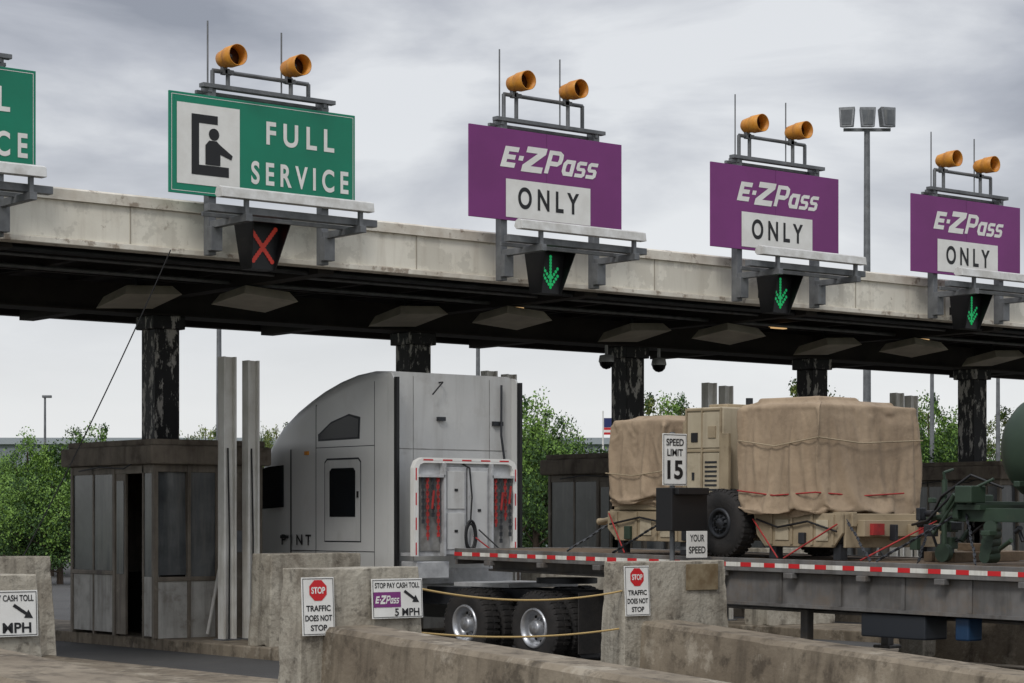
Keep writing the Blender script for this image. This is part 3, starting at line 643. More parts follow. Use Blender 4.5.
for sx in (-1,1):
    MB().prism([(-.16,1.25),(-.16,4.2),(-.1,4.3),(-.002,4.32),(-.002,1.25)],sx*HW,sx*(HW-.035),'x').obj('side_extender',T,[TRUCK],bevel=.004)
    a,b=sorted((sx*(HW+.005),sx*(HW-.045))); MB().box(a,b,-.24,-.165,1.25,4.24).obj('rubber_edge',T,[BLACK])
MB().box(.8,1.0,-.05,-.003,3.55,3.62).obj('work_lamp',T,[DSTEEL]); MB().box(-.3,-.16,-.06,-.003,3.6,3.66).obj('work_lamp',T,[DSTEEL])
for xx in (-.75,.75): MB().box(xx-.004,xx+.004,-.006,-.001,1.3,4.28).obj('back_panel_seam',T,[RECESS])
MB().box(-1.1,1.1,-.006,-.001,3.15,3.16).obj('back_panel_seam',T,[RECESS])
MB().tube([(-.45,-.1,4.0),(-.25,-.1,4.2),(-.25,0,4.2)],.012,6).obj('antenna',T,[BLACK])
MB().tube([(.95,-.06,4.2),(.93,-.08,3.4),(.98,-.1,3.0)],.02,6).obj('exhaust_line',T,[DSTEEL])
MB().box(-1.15,1.15,-.06,-.003,1.05,1.3).obj('rear_sill',T,[ALUD],bevel=.01); MB().box(-1.12,-.5,-.6,-.07,1.15,1.42).obj('battery_box',T,[ALUD],bevel=.02)
MB().box(-.45,.9,-2.0,-.65,1.04,1.1).obj('deck_plate',T,[ALUD])
for ch,yy,ww in (('P',2.92,.14),('N',2.46,.18),('T',2.2,.16)): text('lettering',T,ch,yy,1.73,ww,.17,BLACK,-1.2385,0,.02,axis='x')
MB().add([(-1.2385,2.72,1.645),(-1.2385,2.685,1.645),(-1.2385,2.685,1.815),(-1.2385,2.72,1.815)],[(0,1,2,3)]).obj('letter_i',T,[BLACK])
# headache rack
rk=bpy.data.objects.new('headache_rack',None); COL.objects.link(rk); rk.parent=T; rk.location=(-.22,-.62,1.5)
mb=MB(); Wd=1.0; Hh=1.5
out_=[(-Wd,0),(-Wd,Hh-.16),(-Wd+.05,Hh-.05),(-Wd+.16,Hh),(Wd-.16,Hh),(Wd-.05,Hh-.05),(Wd,Hh-.16),(Wd,0)]
inn=[(-Wd+.08,0),(-Wd+.08,Hh-.18),(-Wd+.11,Hh-.11),(-Wd+.18,Hh-.08),(Wd-.18,Hh-.08),(Wd-.11,Hh-.11),(Wd-.08,Hh-.18),(Wd-.08,0)]
vs=[(x,y,z) for y in (-.05,.05) for x,z in out_]+[(x,y,z) for y in (-.05,.05) for x,z in inn]
fs=[]
for i in range(7):
    fs+=[(i,i+1,8+i+1,8+i),(16+i,16+i+1,24+i+1,24+i),(i,i+1,16+i+1,16+i),(8+i,8+i+1,24+i+1,24+i)]
mb.add(vs,fs); mb.obj('rack_frame',rk,[WHITE])
def tp(k,a,b,m):
    a=Vector((a[0],-.054,a[1])); b=Vector((b[0],-.054,b[1])); d=(b-a).normalized(); n_=Vector((-d.z,0,d.x))*.011
    k.add([a-n_,b-n_,b+n_,a+n_],[(0,1,2,3)],m)
for (a,b) in (((-Wd+.035,0.02),(-Wd+.035,Hh-.16)),((-Wd+.17,Hh-.035),(Wd-.17,Hh-.035)),((Wd-.035,Hh-.16),(Wd-.035,0.02))):
    k=MB(); a=Vector(a); b=Vector(b); c=int((b-a).length/.17)
    for i in range(c): tp(k,a.lerp(b,i/c),a.lerp(b,(i+1)/c),i%2)
    k.obj('reflective_tape',rk,[RED,WHITE])
MB().box(-.925,.925,.02,.05,.0,1.42).obj('rack_back_panel',rk,[ALUD])
MB().box(-.92,.92,.052,.45,.0,.05).obj('rack_foot',rk,[ALUD])
for a,b in ((-.9,-.48),(.5,.88)): MB().box(a,b,-.0,.018,.08,1.2).obj('chain_recess',rk,[RECESS])
for a,b in ((-.92,-.45),(.47,.92)): MB().box(a,b,-.1,.02,1.2,1.24).obj('chain_bar',rk,[ALUD])
for xx in (-.45,.47): MB().box(xx-.02,xx+.02,-.1,.019,.0,1.42).obj('rack_divider',rk,[ALUD])
for a,b in ((-.42,.0),(.04,.44)): MB().box(a,b,-.04,.019,.02,1.36).obj('tool_cabinet',rk,[ALUD],bevel=.006)
for a,b,c,d in ((-.38,-.04,.1,.66),(-.38,-.04,.72,1.3),(.08,.4,.1,1.3)):
    dd=MB().box(a,b,-.056,-.041,c,d).obj('cabinet_door',rk,[TRUCKB],bevel=.006)
    MB().box((a+b)/2-.03,(a+b)/2+.03,-.066,-.057,(c+d)/2-.02,(c+d)/2+.02).obj('door_latch',dd,[BLACK])
def chain(par,a,b,m=DSTEEL,name='chain',wd=.014,sag=0.0):
    a=Vector(a); b=Vector(b); L_=(b-a).length; n_=max(3,int(L_/.05)); mb=MB(); d=(b-a).normalized(); u=d.orthogonal().normalized(); v_=d.cross(u)
    for i in range(n_):
        q=a.lerp(b,(i+.5)/n_)+Vector((0,0,-sag*4*(i/n_)*(1-i/n_)))+u*.006*math.sin(i*.8)
        s1,s2=(u,v_) if i%2 else (v_,u); h=d*.032
        P=[q+sg*h+s1*w1*wd+s2*w2*wd*.35 for sg in (-1,1) for (w1,w2) in ((-1,-1),(1,-1),(1,1),(-1,1))]
        mb.hexa(P)
    mb.obj(name,par,[m])
for x,ze,m in ((-.85,.5,DSTEEL),(-.76,.25,STRAP),(-.66,.6,DSTEEL),(-.56,.3,STRAP),(.56,.45,STRAP),(.66,.2,DSTEEL),(.75,.55,STRAP),(.84,.3,DSTEEL)):
    chain(rk,(x,-.06,1.19),(x+.01,-.06,ze),m=m,wd=.024)
for x,zz in ((-.7,.72),(.64,.7),(.8,.8)): 
    MB().tube([(x,-.1,zz),(x+.02,-.12,zz+.28)],.02,6).obj('load_binder',rk,[STRAP])
mb=MB()
for r_ in (.12,.15):
    pts=[(.02+r_*math.cos(t*math.pi/10)*.7,-.1-.2*r_,.3+r_*1.6*math.sin(t*math.pi/10)) for t in range(21)]; mb.tube(pts,.02,6)
mb.obj('hose_coil',rk,[BLACK])
MB().tube([(.02,-.12,.5),(.05,-.12,.9),(.02,-.1,1.35),(-.05,.1,1.46)],.014,6).obj('air_hose',rk,[BLACK])
MB().tube([(.1,-.1,.3),(.2,-.5,.05),(.3,-1.2,-.2),(.25,-1.9,-.2)],.012,6).obj('air_hose',rk,[STRAP])
MB().tube([(.2,-.1,.4),(.3,-.5,.1),(.35,-1.2,-.15),(.3,-1.9,-.2)],.012,6).obj('air_hose',rk,[BLACK])
for d in (1.9,3.5):
    for sx in (-1,1):
        w1=wheel(T,(sx*1.08,-d,.52),.52,.28,.29,ALU,dish=.15)
        if sx>0: w1.rotation_euler=(0,0,math.pi)
        w2=wheel(T,(sx*.75,-d,.52),.52,.28,.29,ALUD)
for sx in (-1,1):
    w1=wheel(T,(sx*1.05,5.1,.52),.52,.3,.29,ALU,dish=.06)
    if sx>0: w1.rotation_euler=(0,0,math.pi)
for d in (1.9,3.5): MB().cyl((-.95,-d,.52),(.95,-d,.52),.08,n=10).obj('axle',T,[DSTEEL])
MB().cyl((0,-2.8,1.12),(0,-2.8,1.2),.45,n=24).obj('fifth_wheel',T,[DSTEEL])
for a,b in ((-1.22,-.6),(.6,1.22)): MB().box(a,b,-4.5,-4.48,.2,1.05).obj('mud_flap',T,[RUB])

# ------------------------------------------------------------------ flatbed trailer
PITCH=rad(.6)
F=thing('flatbed_trailer',(-.68,-1.06,1.6),'long dark steel flatbed trailer edged with red and white tape','trailer',rot=(PITCH,0,0))
LEN=14.5
mb=MB()
for i in range(9): mb.box(-1.2+i*.267+.003,-1.2+(i+1)*.267-.003,-LEN,0,-.02,.02)
mb.obj('deck',F,[WOOD])
for a,b in ((-1.26,-1.205),(1.205,1.26)): MB().box(a,b,-LEN,0,-.13,.035).obj('side_rail',F,[TRAIL],bevel=.006)
MB().box(-1.2,1.2,.0,.06,-.2,.03).obj('front_rail',F,[TRAIL],bevel=.006)
k=MB(); y=0; i=0
while y<LEN-.3:
    dl=.22+.05*R.random() if i%2 else .19
    k.add([(-1.264,-y,-.075),(-1.264,-y-dl,-.075),(-1.264,-y-dl,-.02),(-1.264,-y,-.02)],[(0,1,2,3)],i%2); y+=dl; i+=1
k.obj('reflective_tape',F,[RED,WHITED])
for i in range(36): MB().box(-1.2,1.2,-.4*i-.25,-.4*i-.18,-.12,-.025).obj('cross_member',F,[TRAIL])
for sx in (-1,1):
    mb=MB(); x=sx*.52
    mb.prism([(0,-.13),(-3.9,-.13),(-LEN,-.13),(-LEN,-.62),(-4.9,-.62),(-4.1,-.3),(0,-.28)],x-.02,x+.02,'x')
    mb.prism([(-4.9,-.62),(-LEN,-.62),(-LEN,-.65),(-4.9,-.65)],x-.1,x+.1,'x')
    mb.prism([(0,-.28),(-4.1,-.3),(-4.9,-.62),(-4.9,-.65),(-4.1,-.33),(0,-.31)],x-.1,x+.1,'x')
    mb.obj('main_beam',F,[TRAIL])
mb=MB(); mb.prism([(-4.3,-.14),(-LEN,-.14),(-LEN,-.52),(-5.2,-.52),(-4.3,-.2)],-1.15,-1.11,'x'); mb.prism([(-5.2,-.52),(-LEN,-.52),(-LEN,-.56),(-5.2,-.56)],-1.2,-1.05,'x')
mb.obj('side_beam',F,[TRAIL])
for i in range(9): MB().box(-1.17,-1.15,-5.6-i,-5.55-i,-.515,-.14).obj('beam_stiffener',F,[TRAIL])
for sx in (-1,1):
    mb=MB(); mb.box(sx*.75-.06,sx*.75+.06,-6.7,-6.58,-1.1,-.6); mb.box(sx*.75-.12,sx*.75+.12,-6.78,-6.5,-1.14,-1.1); mb.obj('landing_leg',F,[TRAIL],bevel=.01)
MB().box(-1.15,-.75,-8.9,-7.9,-.86,-.58).obj('tool_box',F,[M('black_box',lin(40,44,50),rough=.4)],bevel=.02)
MB().box(-1.1,-.85,-9.5,-9.3,-.84,-.58).obj('tool_box',F,[BLUE],bevel=.02)
for i in range(10):
    MB().box(-1.3,-1.2,-1.2*i-.9,-1.2*i-.75,-.2,-.13).obj('strap_winch',F,[TRAIL],bevel=.008)
for d in (12.0,13.3):
    for sx in (-1,1):
        w1=wheel(F,(sx*1.08,-d,-1.06),.5,.28,.29,ALUD,dish=.15)
        if sx>0: w1.rotation_euler=(0,0,math.pi)

# ------------------------------------------------------------------ cargo on the flatbed
def dz(t): return 1.625+math.tan(PITCH)*(t+1.06)
G=thing('military_equipment_trailer',(-.68,-6.4,dz(-6.4)),'tan military equipment trailer with canvas covered loads strapped down','military trailer',rot=(PITCH,0,0))
for sx in (-.8,.72): MB().box(sx,sx+.08,-2.1,2.4,.42,.6).obj('chassis_rail',G,[TAN],bevel=.008)
for yy in (-2.05,-1,.0,1.1,2.3): MB().box(-.72,.72,yy-.04,yy+.04,.45,.57).obj('cross_member',G,[TAN])
MB().box(-.9,.86,-1.62,2.2,.6,.68).obj('platform',G,[TAN],bevel=.008)
mb=MB(); mb.tube([(-.7,2.3,.5),(-.1,3.4,.42)],.04,8); mb.tube([(.7,2.3,.5),(.1,3.4,.42)],.04,8); mb.cyl((0,3.3,.42),(0,3.55,.42),.05,n=10); mb.obj('drawbar',G,[TAN])
for me in COVERS:
    o=bpy.data.objects.new('canvas_cover',me); COL.objects.link(o); o.parent=G
    m_=o.modifiers.new('sub','SUBSURF'); m_.levels=1; m_.render_levels=1
for (a,b,c,d,e_,f_) in ((-.85,.35,1.24,2.12,.68,1.6),(-.85,.8,-1.58,-.42,.68,1.75)): MB().box(a,b,c,d,e_,f_).obj('covered_crate',G,[TAN])
MB().box(-.93,.6,.05,.75,.72,1.95).obj('equipment_cabinet',G,[TANP],bevel=.02)
for a,b,c,d in ((.1,.4,.8,1.35),(.45,.7,.8,1.35),(.1,.7,1.42,1.88)): MB().box(-.945,-.931,a,b,c,d).obj('cabinet_door',G,[TANP],bevel=.005)
MB().box(-.4,.4,.035,.049,.9,1.8).obj('cabinet_door',G,[TANP],bevel=.005)
for zz in (.76,1.38,1.92): MB().box(-.95,-.931,.06,.74,zz-.012,zz+.012).obj('cabinet_rib',G,[TAN])
for yy in (.075,.425,.725): MB().box(-.952,-.931,yy-.012,yy+.012,.73,1.94).obj('cabinet_rib',G,[TAN])
mb=MB()
for i in range(7): mb.box(-.952,-.945,.14,.36,.86+i*.06,.885+i*.06)
mb.obj('louvre',G,[DSTEEL])
MB().box(-.957,-.945,.56,.6,1.0,1.1).obj('latch',G,[DSTEEL]); MB().box(-.957,-.945,.5,.62,1.5,1.62).obj('data_plate',G,[BLACK])
MB().box(-.96,-.945,.16,.3,1.55,1.7).obj('gauge_panel',G,[TAN]); MB().box(-.7,-.3,.2,.55,1.951,2.0).obj('roof_hatch',G,[TAN],bevel=.01)
MB().cyl((-.1,.4,1.95),(-.1,.4,2.1),.05,n=10).obj('exhaust_stack',G,[DSTEEL])
MB().box(-.97,-.93,-.1,.045,.7,1.6).obj('guard_panel',G,[TAN]); 
for q in ((-.8,.9),(-.4,1.0)): MB().cyl((q[0],q[1],.68),(q[0],q[1],1.78),.03,n=8).obj('stake',G,[TAN])
for sx in (-1,1):
    w1=wheel(G,(sx*.9,.0,.44),.44,.28,.2,DSTEEL,dish=.05)
    if sx>0: w1.rotation_euler=(0,0,math.pi)
MB().cyl((-.76,.0,.44),(.76,.0,.44),.05,n=8).obj('axle',G,[DSTEEL])
# solid low chassis sides
for sx in (-1,1):
    a,b=sorted((sx*.93,sx*.89))
    MB().prism([(-.52,.58),(-.58,.3),(-.72,.16),(-1.9,.16),(-2.05,.34),(-2.05,.58)],a,b,'x').obj('chassis_side',G,[TAN],bevel=.008)
    MB().prism([(.55,.58),(.6,.3),(.75,.18),(2.1,.18),(2.3,.34),(2.3,.58)],a,b,'x').obj('chassis_side',G,[TAN],bevel=.008)
MB().box(-.88,.88,-2.06,-2.02,.16,.58).obj('chassis_end',G,[TAN],bevel=.008); MB().box(-.88,.88,2.26,2.3,.3,.58).obj('chassis_end',G,[TAN],bevel=.008)
for yy in (-.85,-1.2,-1.55,-1.9,.9,1.3,1.7,2.1): MB().box(-.95,-.931,yy-.02,yy+.02,.19,.57).obj('chassis_rib',G,[TAN])
for a,b,c,d in ((-1.15,-.92,.24,.5),(-1.82,-1.62,.24,.5),(1.0,1.22,.24,.5),(1.4,1.62,.26,.48)): MB().box(-.945,-.931,a,b,c,d).obj('locker_door',G,[TANP],bevel=.004)
for xx,yy in ((-.8,-1.9),(-.8,-.8),(-.8,.85),(-.8,2.1),(.8,-1.9),(.8,2.1)): MB().box(xx-.06,xx+.06,yy-.06,yy+.06,.01,.2).obj('support_foot',G,[DSTEEL])
MB().box(-.7,.6,-2.2,-2.07,.3,.5).obj('rear_bumper',G,[TAN],bevel=.006)
MB().box(.3,.5,-2.26,-2.2,.32,.46).obj('tail_lamp',G,[STRAP]); MB().box(-.6,-.4,-2.26,-2.2,.32,.46).obj('tail_lamp',G,[STRAP])
fit=((-.98,-1.4,.2,.34,.1,DSTEEL),(-.98,.72,.2,.4,.1,DSTEEL),(-.98,1.85,.2,.38,.12,OLIVE),(-.3,-2.3,.25,.45,.1,DSTEEL),(.1,-2.25,.3,.45,.12,TAN))
for (xx,yy,za,zb_,wd,mt) in fit: MB().box(xx,xx+.05,yy-wd/2,yy+wd/2,za,zb_).obj('frame_fitting',G,[mt],bevel=.008)
MB().tube([(-.96,.6,.5),(-.98,1.0,.42),(-.97,1.6,.5),(-.98,2.2,.4)],.014,6).obj('air_hose',G,[BLACK])
MB().tube([(-.96,-.6,.5),(-.98,-1.0,.4),(-.97,-1.5,.48),(-.98,-2.0,.36)],.014,6).obj('air_hose',G,[BLACK])
def strap(par,a,b,r=.011,m=STRAP):
    if m is DSTEEL: chain(par,a,b,DSTEEL,'tie_down_chain',.016)
    else: MB().tube([a,b],r,5).obj('tie_down_strap',par,[m])
strap(G,(-.97,-2.0,.45),(-1.18,-1.3,.02)); strap(G,(-.97,.9,.55),(-1.18,1.9,.02),.01,DSTEEL); strap(G,(-.97,-.55,.5),(-1.18,-1.2,.02)); strap(G,(-.6,2.4,.5),(-1.15,2.9,.02),.01,DSTEEL); strap(G,(-.95,2.25,.55),(-1.15,1.7,.02)); strap(G,(-.9,-2.1,.5),(-1.15,-2.7,.02),.01,DSTEEL)
MB().tube([(-1.03,-.33,.86),(-1.05,-1.0,.80),(-1.04,-1.7,.84),(-.3,-1.78,.8),(.5,-1.78,.84)],.010,5).obj('tie_down_strap',G,[STRAP])
MB().tube([(-1.02,-.33,1.5),(-1.04,-1.0,1.42),(-1.02,-1.72,1.52),(-.3,-1.78,1.46),(.5,-1.76,1.5),(.92,-1.72,1.52)],.009,5).obj('tie_down_rope',G,[TAN])
MB().tube([(-1.0,2.27,1.1),(-1.01,1.7,1.06),(-1.0,1.13,1.12)],.009,5).obj('tie_down_rope',G,[TAN])

# green tank trailer
K=thing('tank_trailer',(-.68,-12.3,dz(-12.3)),'dark green military water tank trailer chained to the flatbed','tank trailer',rot=(PITCH,0,0))
mb=MB(); mb.lathe([(1.88,0),(1.86,.3),(1.8,.48),(1.68,.58),(1.54,.64),(-1.5,.64),(-1.6,.5),(-1.65,0)],(0,0,1.36),40,0,'y'); mb.obj('tank',K,[OLIVE])
for yy in (1.25,0,-1): MB().lathe([(yy+.05,.64),(yy+.05,.665),(yy-.05,.665),(yy-.05,.64)],(0,0,1.36),40,0,'y').obj('tank_band',K,[OLIVE])
MB().cyl((0,.6,1.96),(0,.6,2.1),.25,n=20).obj('tank_hatch',K,[OLIVE])
for sx in (-.62,.54): MB().box(sx,sx+.08,-1.7,2.3,.5,.66).obj('chassis_rail',K,[OLIVE],bevel=.006)
for sx in (-1,1): MB().tube([(sx*.58,2.25,.6),(sx*.05,3.3,.5)],.045,8).obj('drawbar',K,[OLIVE])
MB().box(-.7,.7,2.25,2.33,.54,.74).obj('front_beam',K,[OLIVE],bevel=.006); MB().box(-.72,.7,1.9,2.25,.64,.7).obj('front_shelf',K,[OLIVE])
mb=MB(); mb.lathe([(0,.02),(0,.1),(.06,.1),(.06,.02)],(0,3.35,.5),16,0,'x'); mb.cyl((0,3.25,.5),(0,3.45,.45),.04,n=8); mb.obj('towing_eye',K,[DSTEEL])
mb=MB(); mb.cyl((-.4,2.7,.1),(-.4,2.7,1.0),.035,n=10); mb.tube([(-.4,2.7,1.0),(-.42,2.7,1.08),(-.25,2.7,1.12)],.018,8); mb.cyl((-.44,2.7,.12),(-.36,2.7,.12),.11,n=16); mb.obj('jack_stand',K,[OLIVE])
MB().box(-.82,-.55,1.95,2.2,.72,.92).obj('valve_box',K,[OLIVE],bevel=.015); MB().box(-.45,.1,2.36,2.55,.56,.82).obj('valve_box',K,[OLIVE],bevel=.015)
for i in range(5): MB().cyl((-.7,1.85-.02*i,.1+.085*i),(-.5,1.85,.1+.085*i),.08,n=12).obj('air_spring',K,[OLIVE])
rk2=random.Random(5)
for i in range(26):
    xx,yy,zz=rk2.uniform(-.8,.1),rk2.uniform(1.3,3.2),rk2.uniform(.15,.95)
    if yy>2.5: xx*=.6; zz=min(zz,.75)
    wx,wy,wz=(rk2.uniform(.04,.16) for _ in range(3))
    if i%3==0: MB().cyl((xx,yy,zz),(xx+rk2.uniform(-.1,.1),yy+rk2.uniform(-.25,.25),zz+rk2.uniform(-.2,.1)),.02+.02*rk2.random(),n=8).obj('hitch_fitting',K,[OLIVE if i%2 else DSTEEL])
    else: MB().box(xx-wx/2,xx+wx/2,yy-wy/2,yy+wy/2,zz-wz/2,zz+wz/2).obj('hitch_fitting',K,[OLIVE if i%4 else DSTEEL],bevel=.01)
for a in ((-.95,-.6),(.6,.95)): MB().prism([(-.95,.55),(-.8,.9),(.8,.9),(.95,.55),(.9,.55),(.77,.86),(-.77,.86),(-.9,.55)],a[0],a[1],'x').obj('mudguard',K,[OLIVE])
for sx in (-1,1):
    w1=wheel(K,(sx*.82,0,.42),.41,.26,.2,OLIVE,dish=.04)
    if sx>0: w1.rotation_euler=(0,0,math.pi)
strap(K,(-.6,2.3,.6),(-1.15,3.1,.02),.01,DSTEEL); strap(K,(-.6,2.2,.6),(-1.15,1.6,.02),.01,DSTEEL); strap(K,(-.3,2.9,.5),(-1.1,3.4,.02)); strap(K,(-.3,3.0,.5),(-1.1,2.5,.02),.01,DSTEEL)
MB().tube([(-.2,3.1,.45),(-.3,2.9,.2),(-.1,2.6,.3),(.0,2.3,.55)],.018,6).obj('air_hose',K,[BLACK])
MB().tube([(-.5,2.4,.9),(-.6,2.8,.5),(-.4,3.2,.45)],.016,6).obj('air_hose',K,[BLACK])
MB().tube([(-.6,1.8,1.0),(-.75,2.2,.8),(-.7,2.6,.35),(-.4,2.9,.4)],.018,6).obj('air_hose',K,[OLIVE])
MB().tube([(-.3,1.9,.9),(-.4,2.3,1.05),(-.45,2.7,.8),(-.2,3.1,.5)],.016,6).obj('air_hose',K,[BLACK])
p=thing('timber_stack',(.1,-9.2,dz(-9.2)),'plain timber dunnage stacked on the trailer deck','timber',rot=(PITCH,0,0))
for i in range(3): MB().box(-.8,.8,-.25+.18*i,-.12+.18*i,.0,.12).obj('timber',p,[WOOD],bevel=.006)
MB().box(-.1,.0,-.28,.3,.123,.22).obj('timber',p,[WOOD],bevel=.006)

# ------------------------------------------------------------------ security cameras
for s_,t_ in ((6.35,5.0),(7.72,5.0)):
    p=thing('security_camera',(s_,t_,5.42),'grey dome security camera hanging under the canopy','security camera','dome cameras under the canopy')
    MB().cyl((0,0,0),(0,0,-.18),.03,n=8).lathe([(-.18,.02),(-.2,.13),(-.3,.15),(-.33,.15)],(0,0,0),20,0,'z').obj('housing',p,[ALUD])
    MB().lathe([(-.33,.14),(-.4,.12),(-.45,.07),(-.47,0)],(0,0,0),20,0,'z').obj('dome',p,[DGLASS])

# ------------------------------------------------------------------ background
def rotv(): return (0,0,-TH)
x,y=far(355/2200,75)
p=thing('floodlight_pole',(x,y,0),'tall grey floodlight pole with three square lamp heads','floodlight pole',rot=rotv())
MB().cyl((0,0,0),(0,0,15.3),.16,.1,12).obj('pole',p,[GALV])
MB().box(-.8,.8,-.05,.05,15.3,15.4).obj('cross_arm',p,[GALV])
for dx_,rz in ((-.66,-.3),(0,0),(.64,.3)):
    h=MB().hexa([(-.22,-.3,0),(.22,-.3,0),(.2,.1,.05),(-.2,.1,.05),(-.28,-.2,.7),(.28,-.2,.7),(.24,.15,.65),(-.24,.15,.65)]).obj('lamp_head',p,[GALV],bevel=.02,loc=(dx_,0,15.4),rot=(0,0,rz))
    MB().add([(-.16,-.305,.08),(.16,-.305,.08),(.2,-.218,.6),(-.2,-.218,.6)],[(0,1,2,3)]).obj('lamp_glass',h,[GLASS])
def pole(tanb,dist,h,r,label):
    x,y=far(tanb,dist); p=thing('lamp_post',(x,y,0),label,'lamp post',rot=rotv())
    MB().cyl((0,0,0),(0,0,h),r,r*.6,10).obj('pole',p,[GALV]); MB().box(-.12,.3,-.1,.1,h,h+.12).obj('lamp_head',p,[GALV],bevel=.02)
pole(-293/2200,62,9.3,.1,'plain grey post beyond the canopy'); pole(-34/2200,80,8.4,.12,'plain grey post beyond the canopy')
pole(-467/2200,100,7.6,.08,'small street lamp beside green bushes'); pole(420/2200,70,7.0,.1,'grey post among the trees'); pole(486/2200,70,6.6,.1,'grey post among the trees')
x,y=far(91/2200,120); p=thing('flagpole',(x,y,0),'white flagpole with striped flag near trees','flagpole',rot=rotv())
MB().cyl((0,0,0),(0,0,8.0),.06,.04,8).obj('pole',p,[WHITE])
mb=MB()
for i in range(7): mb.box(.05,1.0,-.01,.01,6.7+i*.13,6.7+(i+1)*.13,i%2)
mb.box(.05,.5,-.015,.015,7.1,7.61,2); mb.obj('flag',p,[RED,WHITE,FLAGB])
x,y=far(-200/2200,170)
p=thing('warehouse',(x,y,0),'long low grey industrial building behind the trees','building',rot=rotv())
MB().box(-45,38,0,25,0,7.9).obj('wall',p,[BLD]); MB().box(-45.3,38.3,-.3,25.3,7.9,8.4).obj('roof',p,[M('roof_edge',lin(150,156,163),rough=.7)])
for i in range(20): MB().box(-43+i*4,-41+i*4,-.06,-.01,4.5,6).obj('window',p,[DGLASS])

def crown_mesh(name,H,Rx,base,clumps,leaves,size,seed,m1,m2):
    r=random.Random(seed); vs=[]; fs=[]; ms=[]; cl_=[]
    for c in range(clumps):
        while True:
            q=Vector((r.uniform(-1,1),r.uniform(-1,1),r.uniform(-1,1)))
            if q.length<1: break
        q=q*(.6+.4*q.length)
        rr=Rx*r.uniform(.1,.28)
        wd=1-.35*max(0,q.z)
        cx,cy,cz=q.x*Rx*wd,q.y*Rx*wd,base+rr+(H-base-rr*1.7)*(.5+.5*q.z)
        cl_.append((cx,cy,cz))
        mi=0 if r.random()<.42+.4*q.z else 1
        for l in range(leaves):
            d=Vector((r.gauss(0,1),r.gauss(0,1),r.gauss(0,.8))).normalized()*rr*(r.random()**.45)*r.uniform(.8,1.3)
            p=Vector((cx,cy,cz))+d
            if p.z<.1: continue
            s_=size*r.uniform(.5,1.3)
            u=Vector((r.gauss(0,1),r.gauss(0,1),r.gauss(0,1))).normalized(); w_=u.orthogonal().normalized()
            o=len(vs); vs+=[p-u*s_*.5,p+w_*s_*.3,p+u*s_*.5,p-w_*s_*.3]; fs.append((o,o+1,o+2,o+3)); ms.append(mi if r.random()<.8 else 1-mi)
    me=bpy.data.meshes.new(name); me.from_pydata([tuple(v) for v in vs],[],fs); me.materials.append(m1); me.materials.append(m2)
    me.polygons.foreach_set('material_index',ms)
    return me,cl_
VAR=[]
for i,(sd,H,Rx,b,m1,m2,cn) in enumerate(((1,6,2.4,.3,LEAF1,LEAF2,100),(2,7,2.2,1.2,LEAF1,LEAF2,90),(3,5,2.8,.1,LEAF1,LEAF2,100),(4,7.5,2.8,1.5,LEAF3,LEAF4,50),(5,6.5,2.2,.8,LEAF3,LEAF2,50))):
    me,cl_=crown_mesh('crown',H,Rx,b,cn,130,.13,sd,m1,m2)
    mb=MB(); mb.cyl((0,0,0),(0,0,H*.45),.16,.1,8); mb.cyl((0,0,H*.45),(.1,0,H*.85),.1,.03,6)
    for c in cl_[::4]: mb.cyl((0,0,max(.5,min(H*.6,c[2]*.6))),c,.045,.012,5)
    t=mb.obj('trunk',None,[BARK]); VAR.append((H,me,t.data)); bpy.data.objects.remove(t)
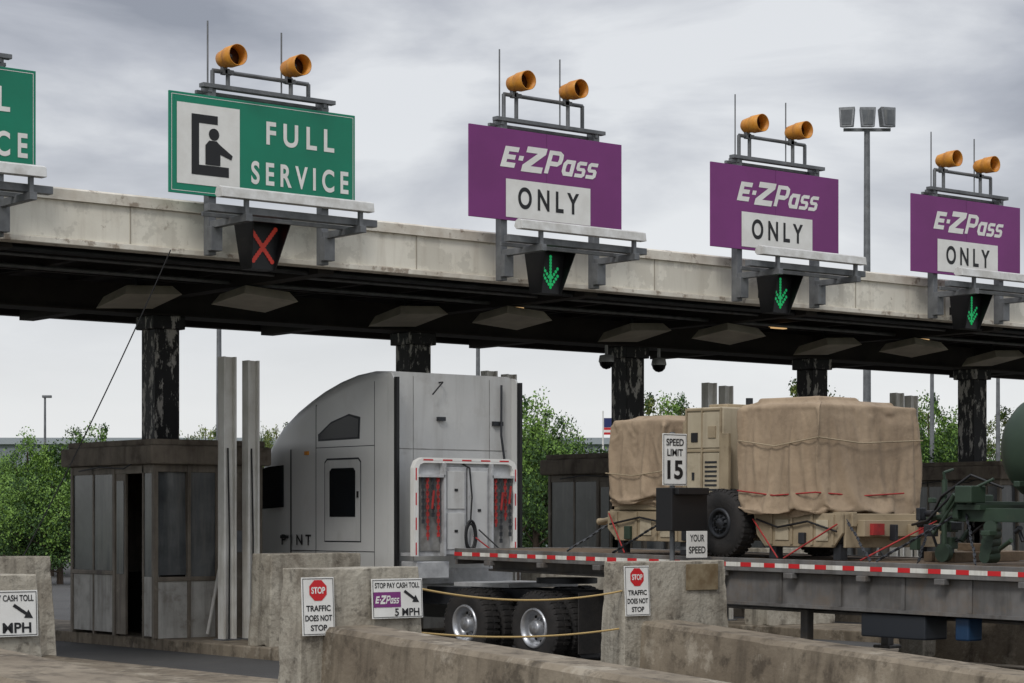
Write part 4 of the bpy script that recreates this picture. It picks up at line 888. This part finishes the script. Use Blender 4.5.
def tree(px,top,dist,v,wide=1.0):
    H,me,tm=VAR[v]; h=2.05+(520-top)*dist/2200
    x,y=far((px-512)/2200,dist)
    p=thing('tree',(x,y,0),'leafy green tree beyond the toll plaza' if v<3 else 'sparse yellow-green tree beyond the toll plaza','tree','trees beyond the toll plaza')
    s_=h/H; p.scale=(s_*wide,s_*wide,s_); p.rotation_euler=(0,0,R.uniform(0,6))
    for nm,m_ in (('trunk',tm),('crown',me)):
        o=bpy.data.objects.new(nm,m_); COL.objects.link(o); o.parent=p
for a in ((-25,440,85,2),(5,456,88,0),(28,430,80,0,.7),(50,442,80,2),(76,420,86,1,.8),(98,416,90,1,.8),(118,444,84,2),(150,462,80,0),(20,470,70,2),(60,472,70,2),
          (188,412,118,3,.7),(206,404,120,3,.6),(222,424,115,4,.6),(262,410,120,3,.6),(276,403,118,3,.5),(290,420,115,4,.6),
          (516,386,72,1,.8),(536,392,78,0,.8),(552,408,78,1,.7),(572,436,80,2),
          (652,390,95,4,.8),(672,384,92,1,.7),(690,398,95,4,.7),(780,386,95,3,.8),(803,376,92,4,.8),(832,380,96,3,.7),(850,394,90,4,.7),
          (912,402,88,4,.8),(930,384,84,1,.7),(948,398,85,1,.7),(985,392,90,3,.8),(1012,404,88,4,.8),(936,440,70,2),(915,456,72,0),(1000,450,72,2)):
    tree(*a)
vs=[];fs=[];ms=[]; r=random.Random(99)
for i in range(24000):
    tb=r.uniform(-.34,.34); d=r.uniform(125,150); x,y=far(tb,d)
    top=3.4+1.5*noise.noise(Vector((tb*25,0,0)))+1.2*noise.noise(Vector((tb*80,0,3)))
    z=top*r.random()**.8; s_=r.uniform(.3,.6)
    u=Vector((r.gauss(0,1),r.gauss(0,1),r.gauss(0,1))).normalized(); w_=u.orthogonal().normalized(); p=Vector((x,y,z+.1))
    o=len(vs); vs+=[p-u*s_*.5,p+w_*s_*.35,p+u*s_*.5,p-w_*s_*.35]; fs.append((o,o+1,o+2,o+3)); ms.append(r.random()<.5)
me=bpy.data.meshes.new('far_wood'); me.from_pydata([tuple(v) for v in vs],[],fs); me.materials.append(LEAF4); me.materials.append(LEAF2); me.polygons.foreach_set('material_index',[int(a) for a in ms])
o=bpy.data.objects.new('far_wood',me); COL.objects.link(o); tag(o,'low dense green scrub woodland beyond the plaza','woodland'); o['kind']='stuff'
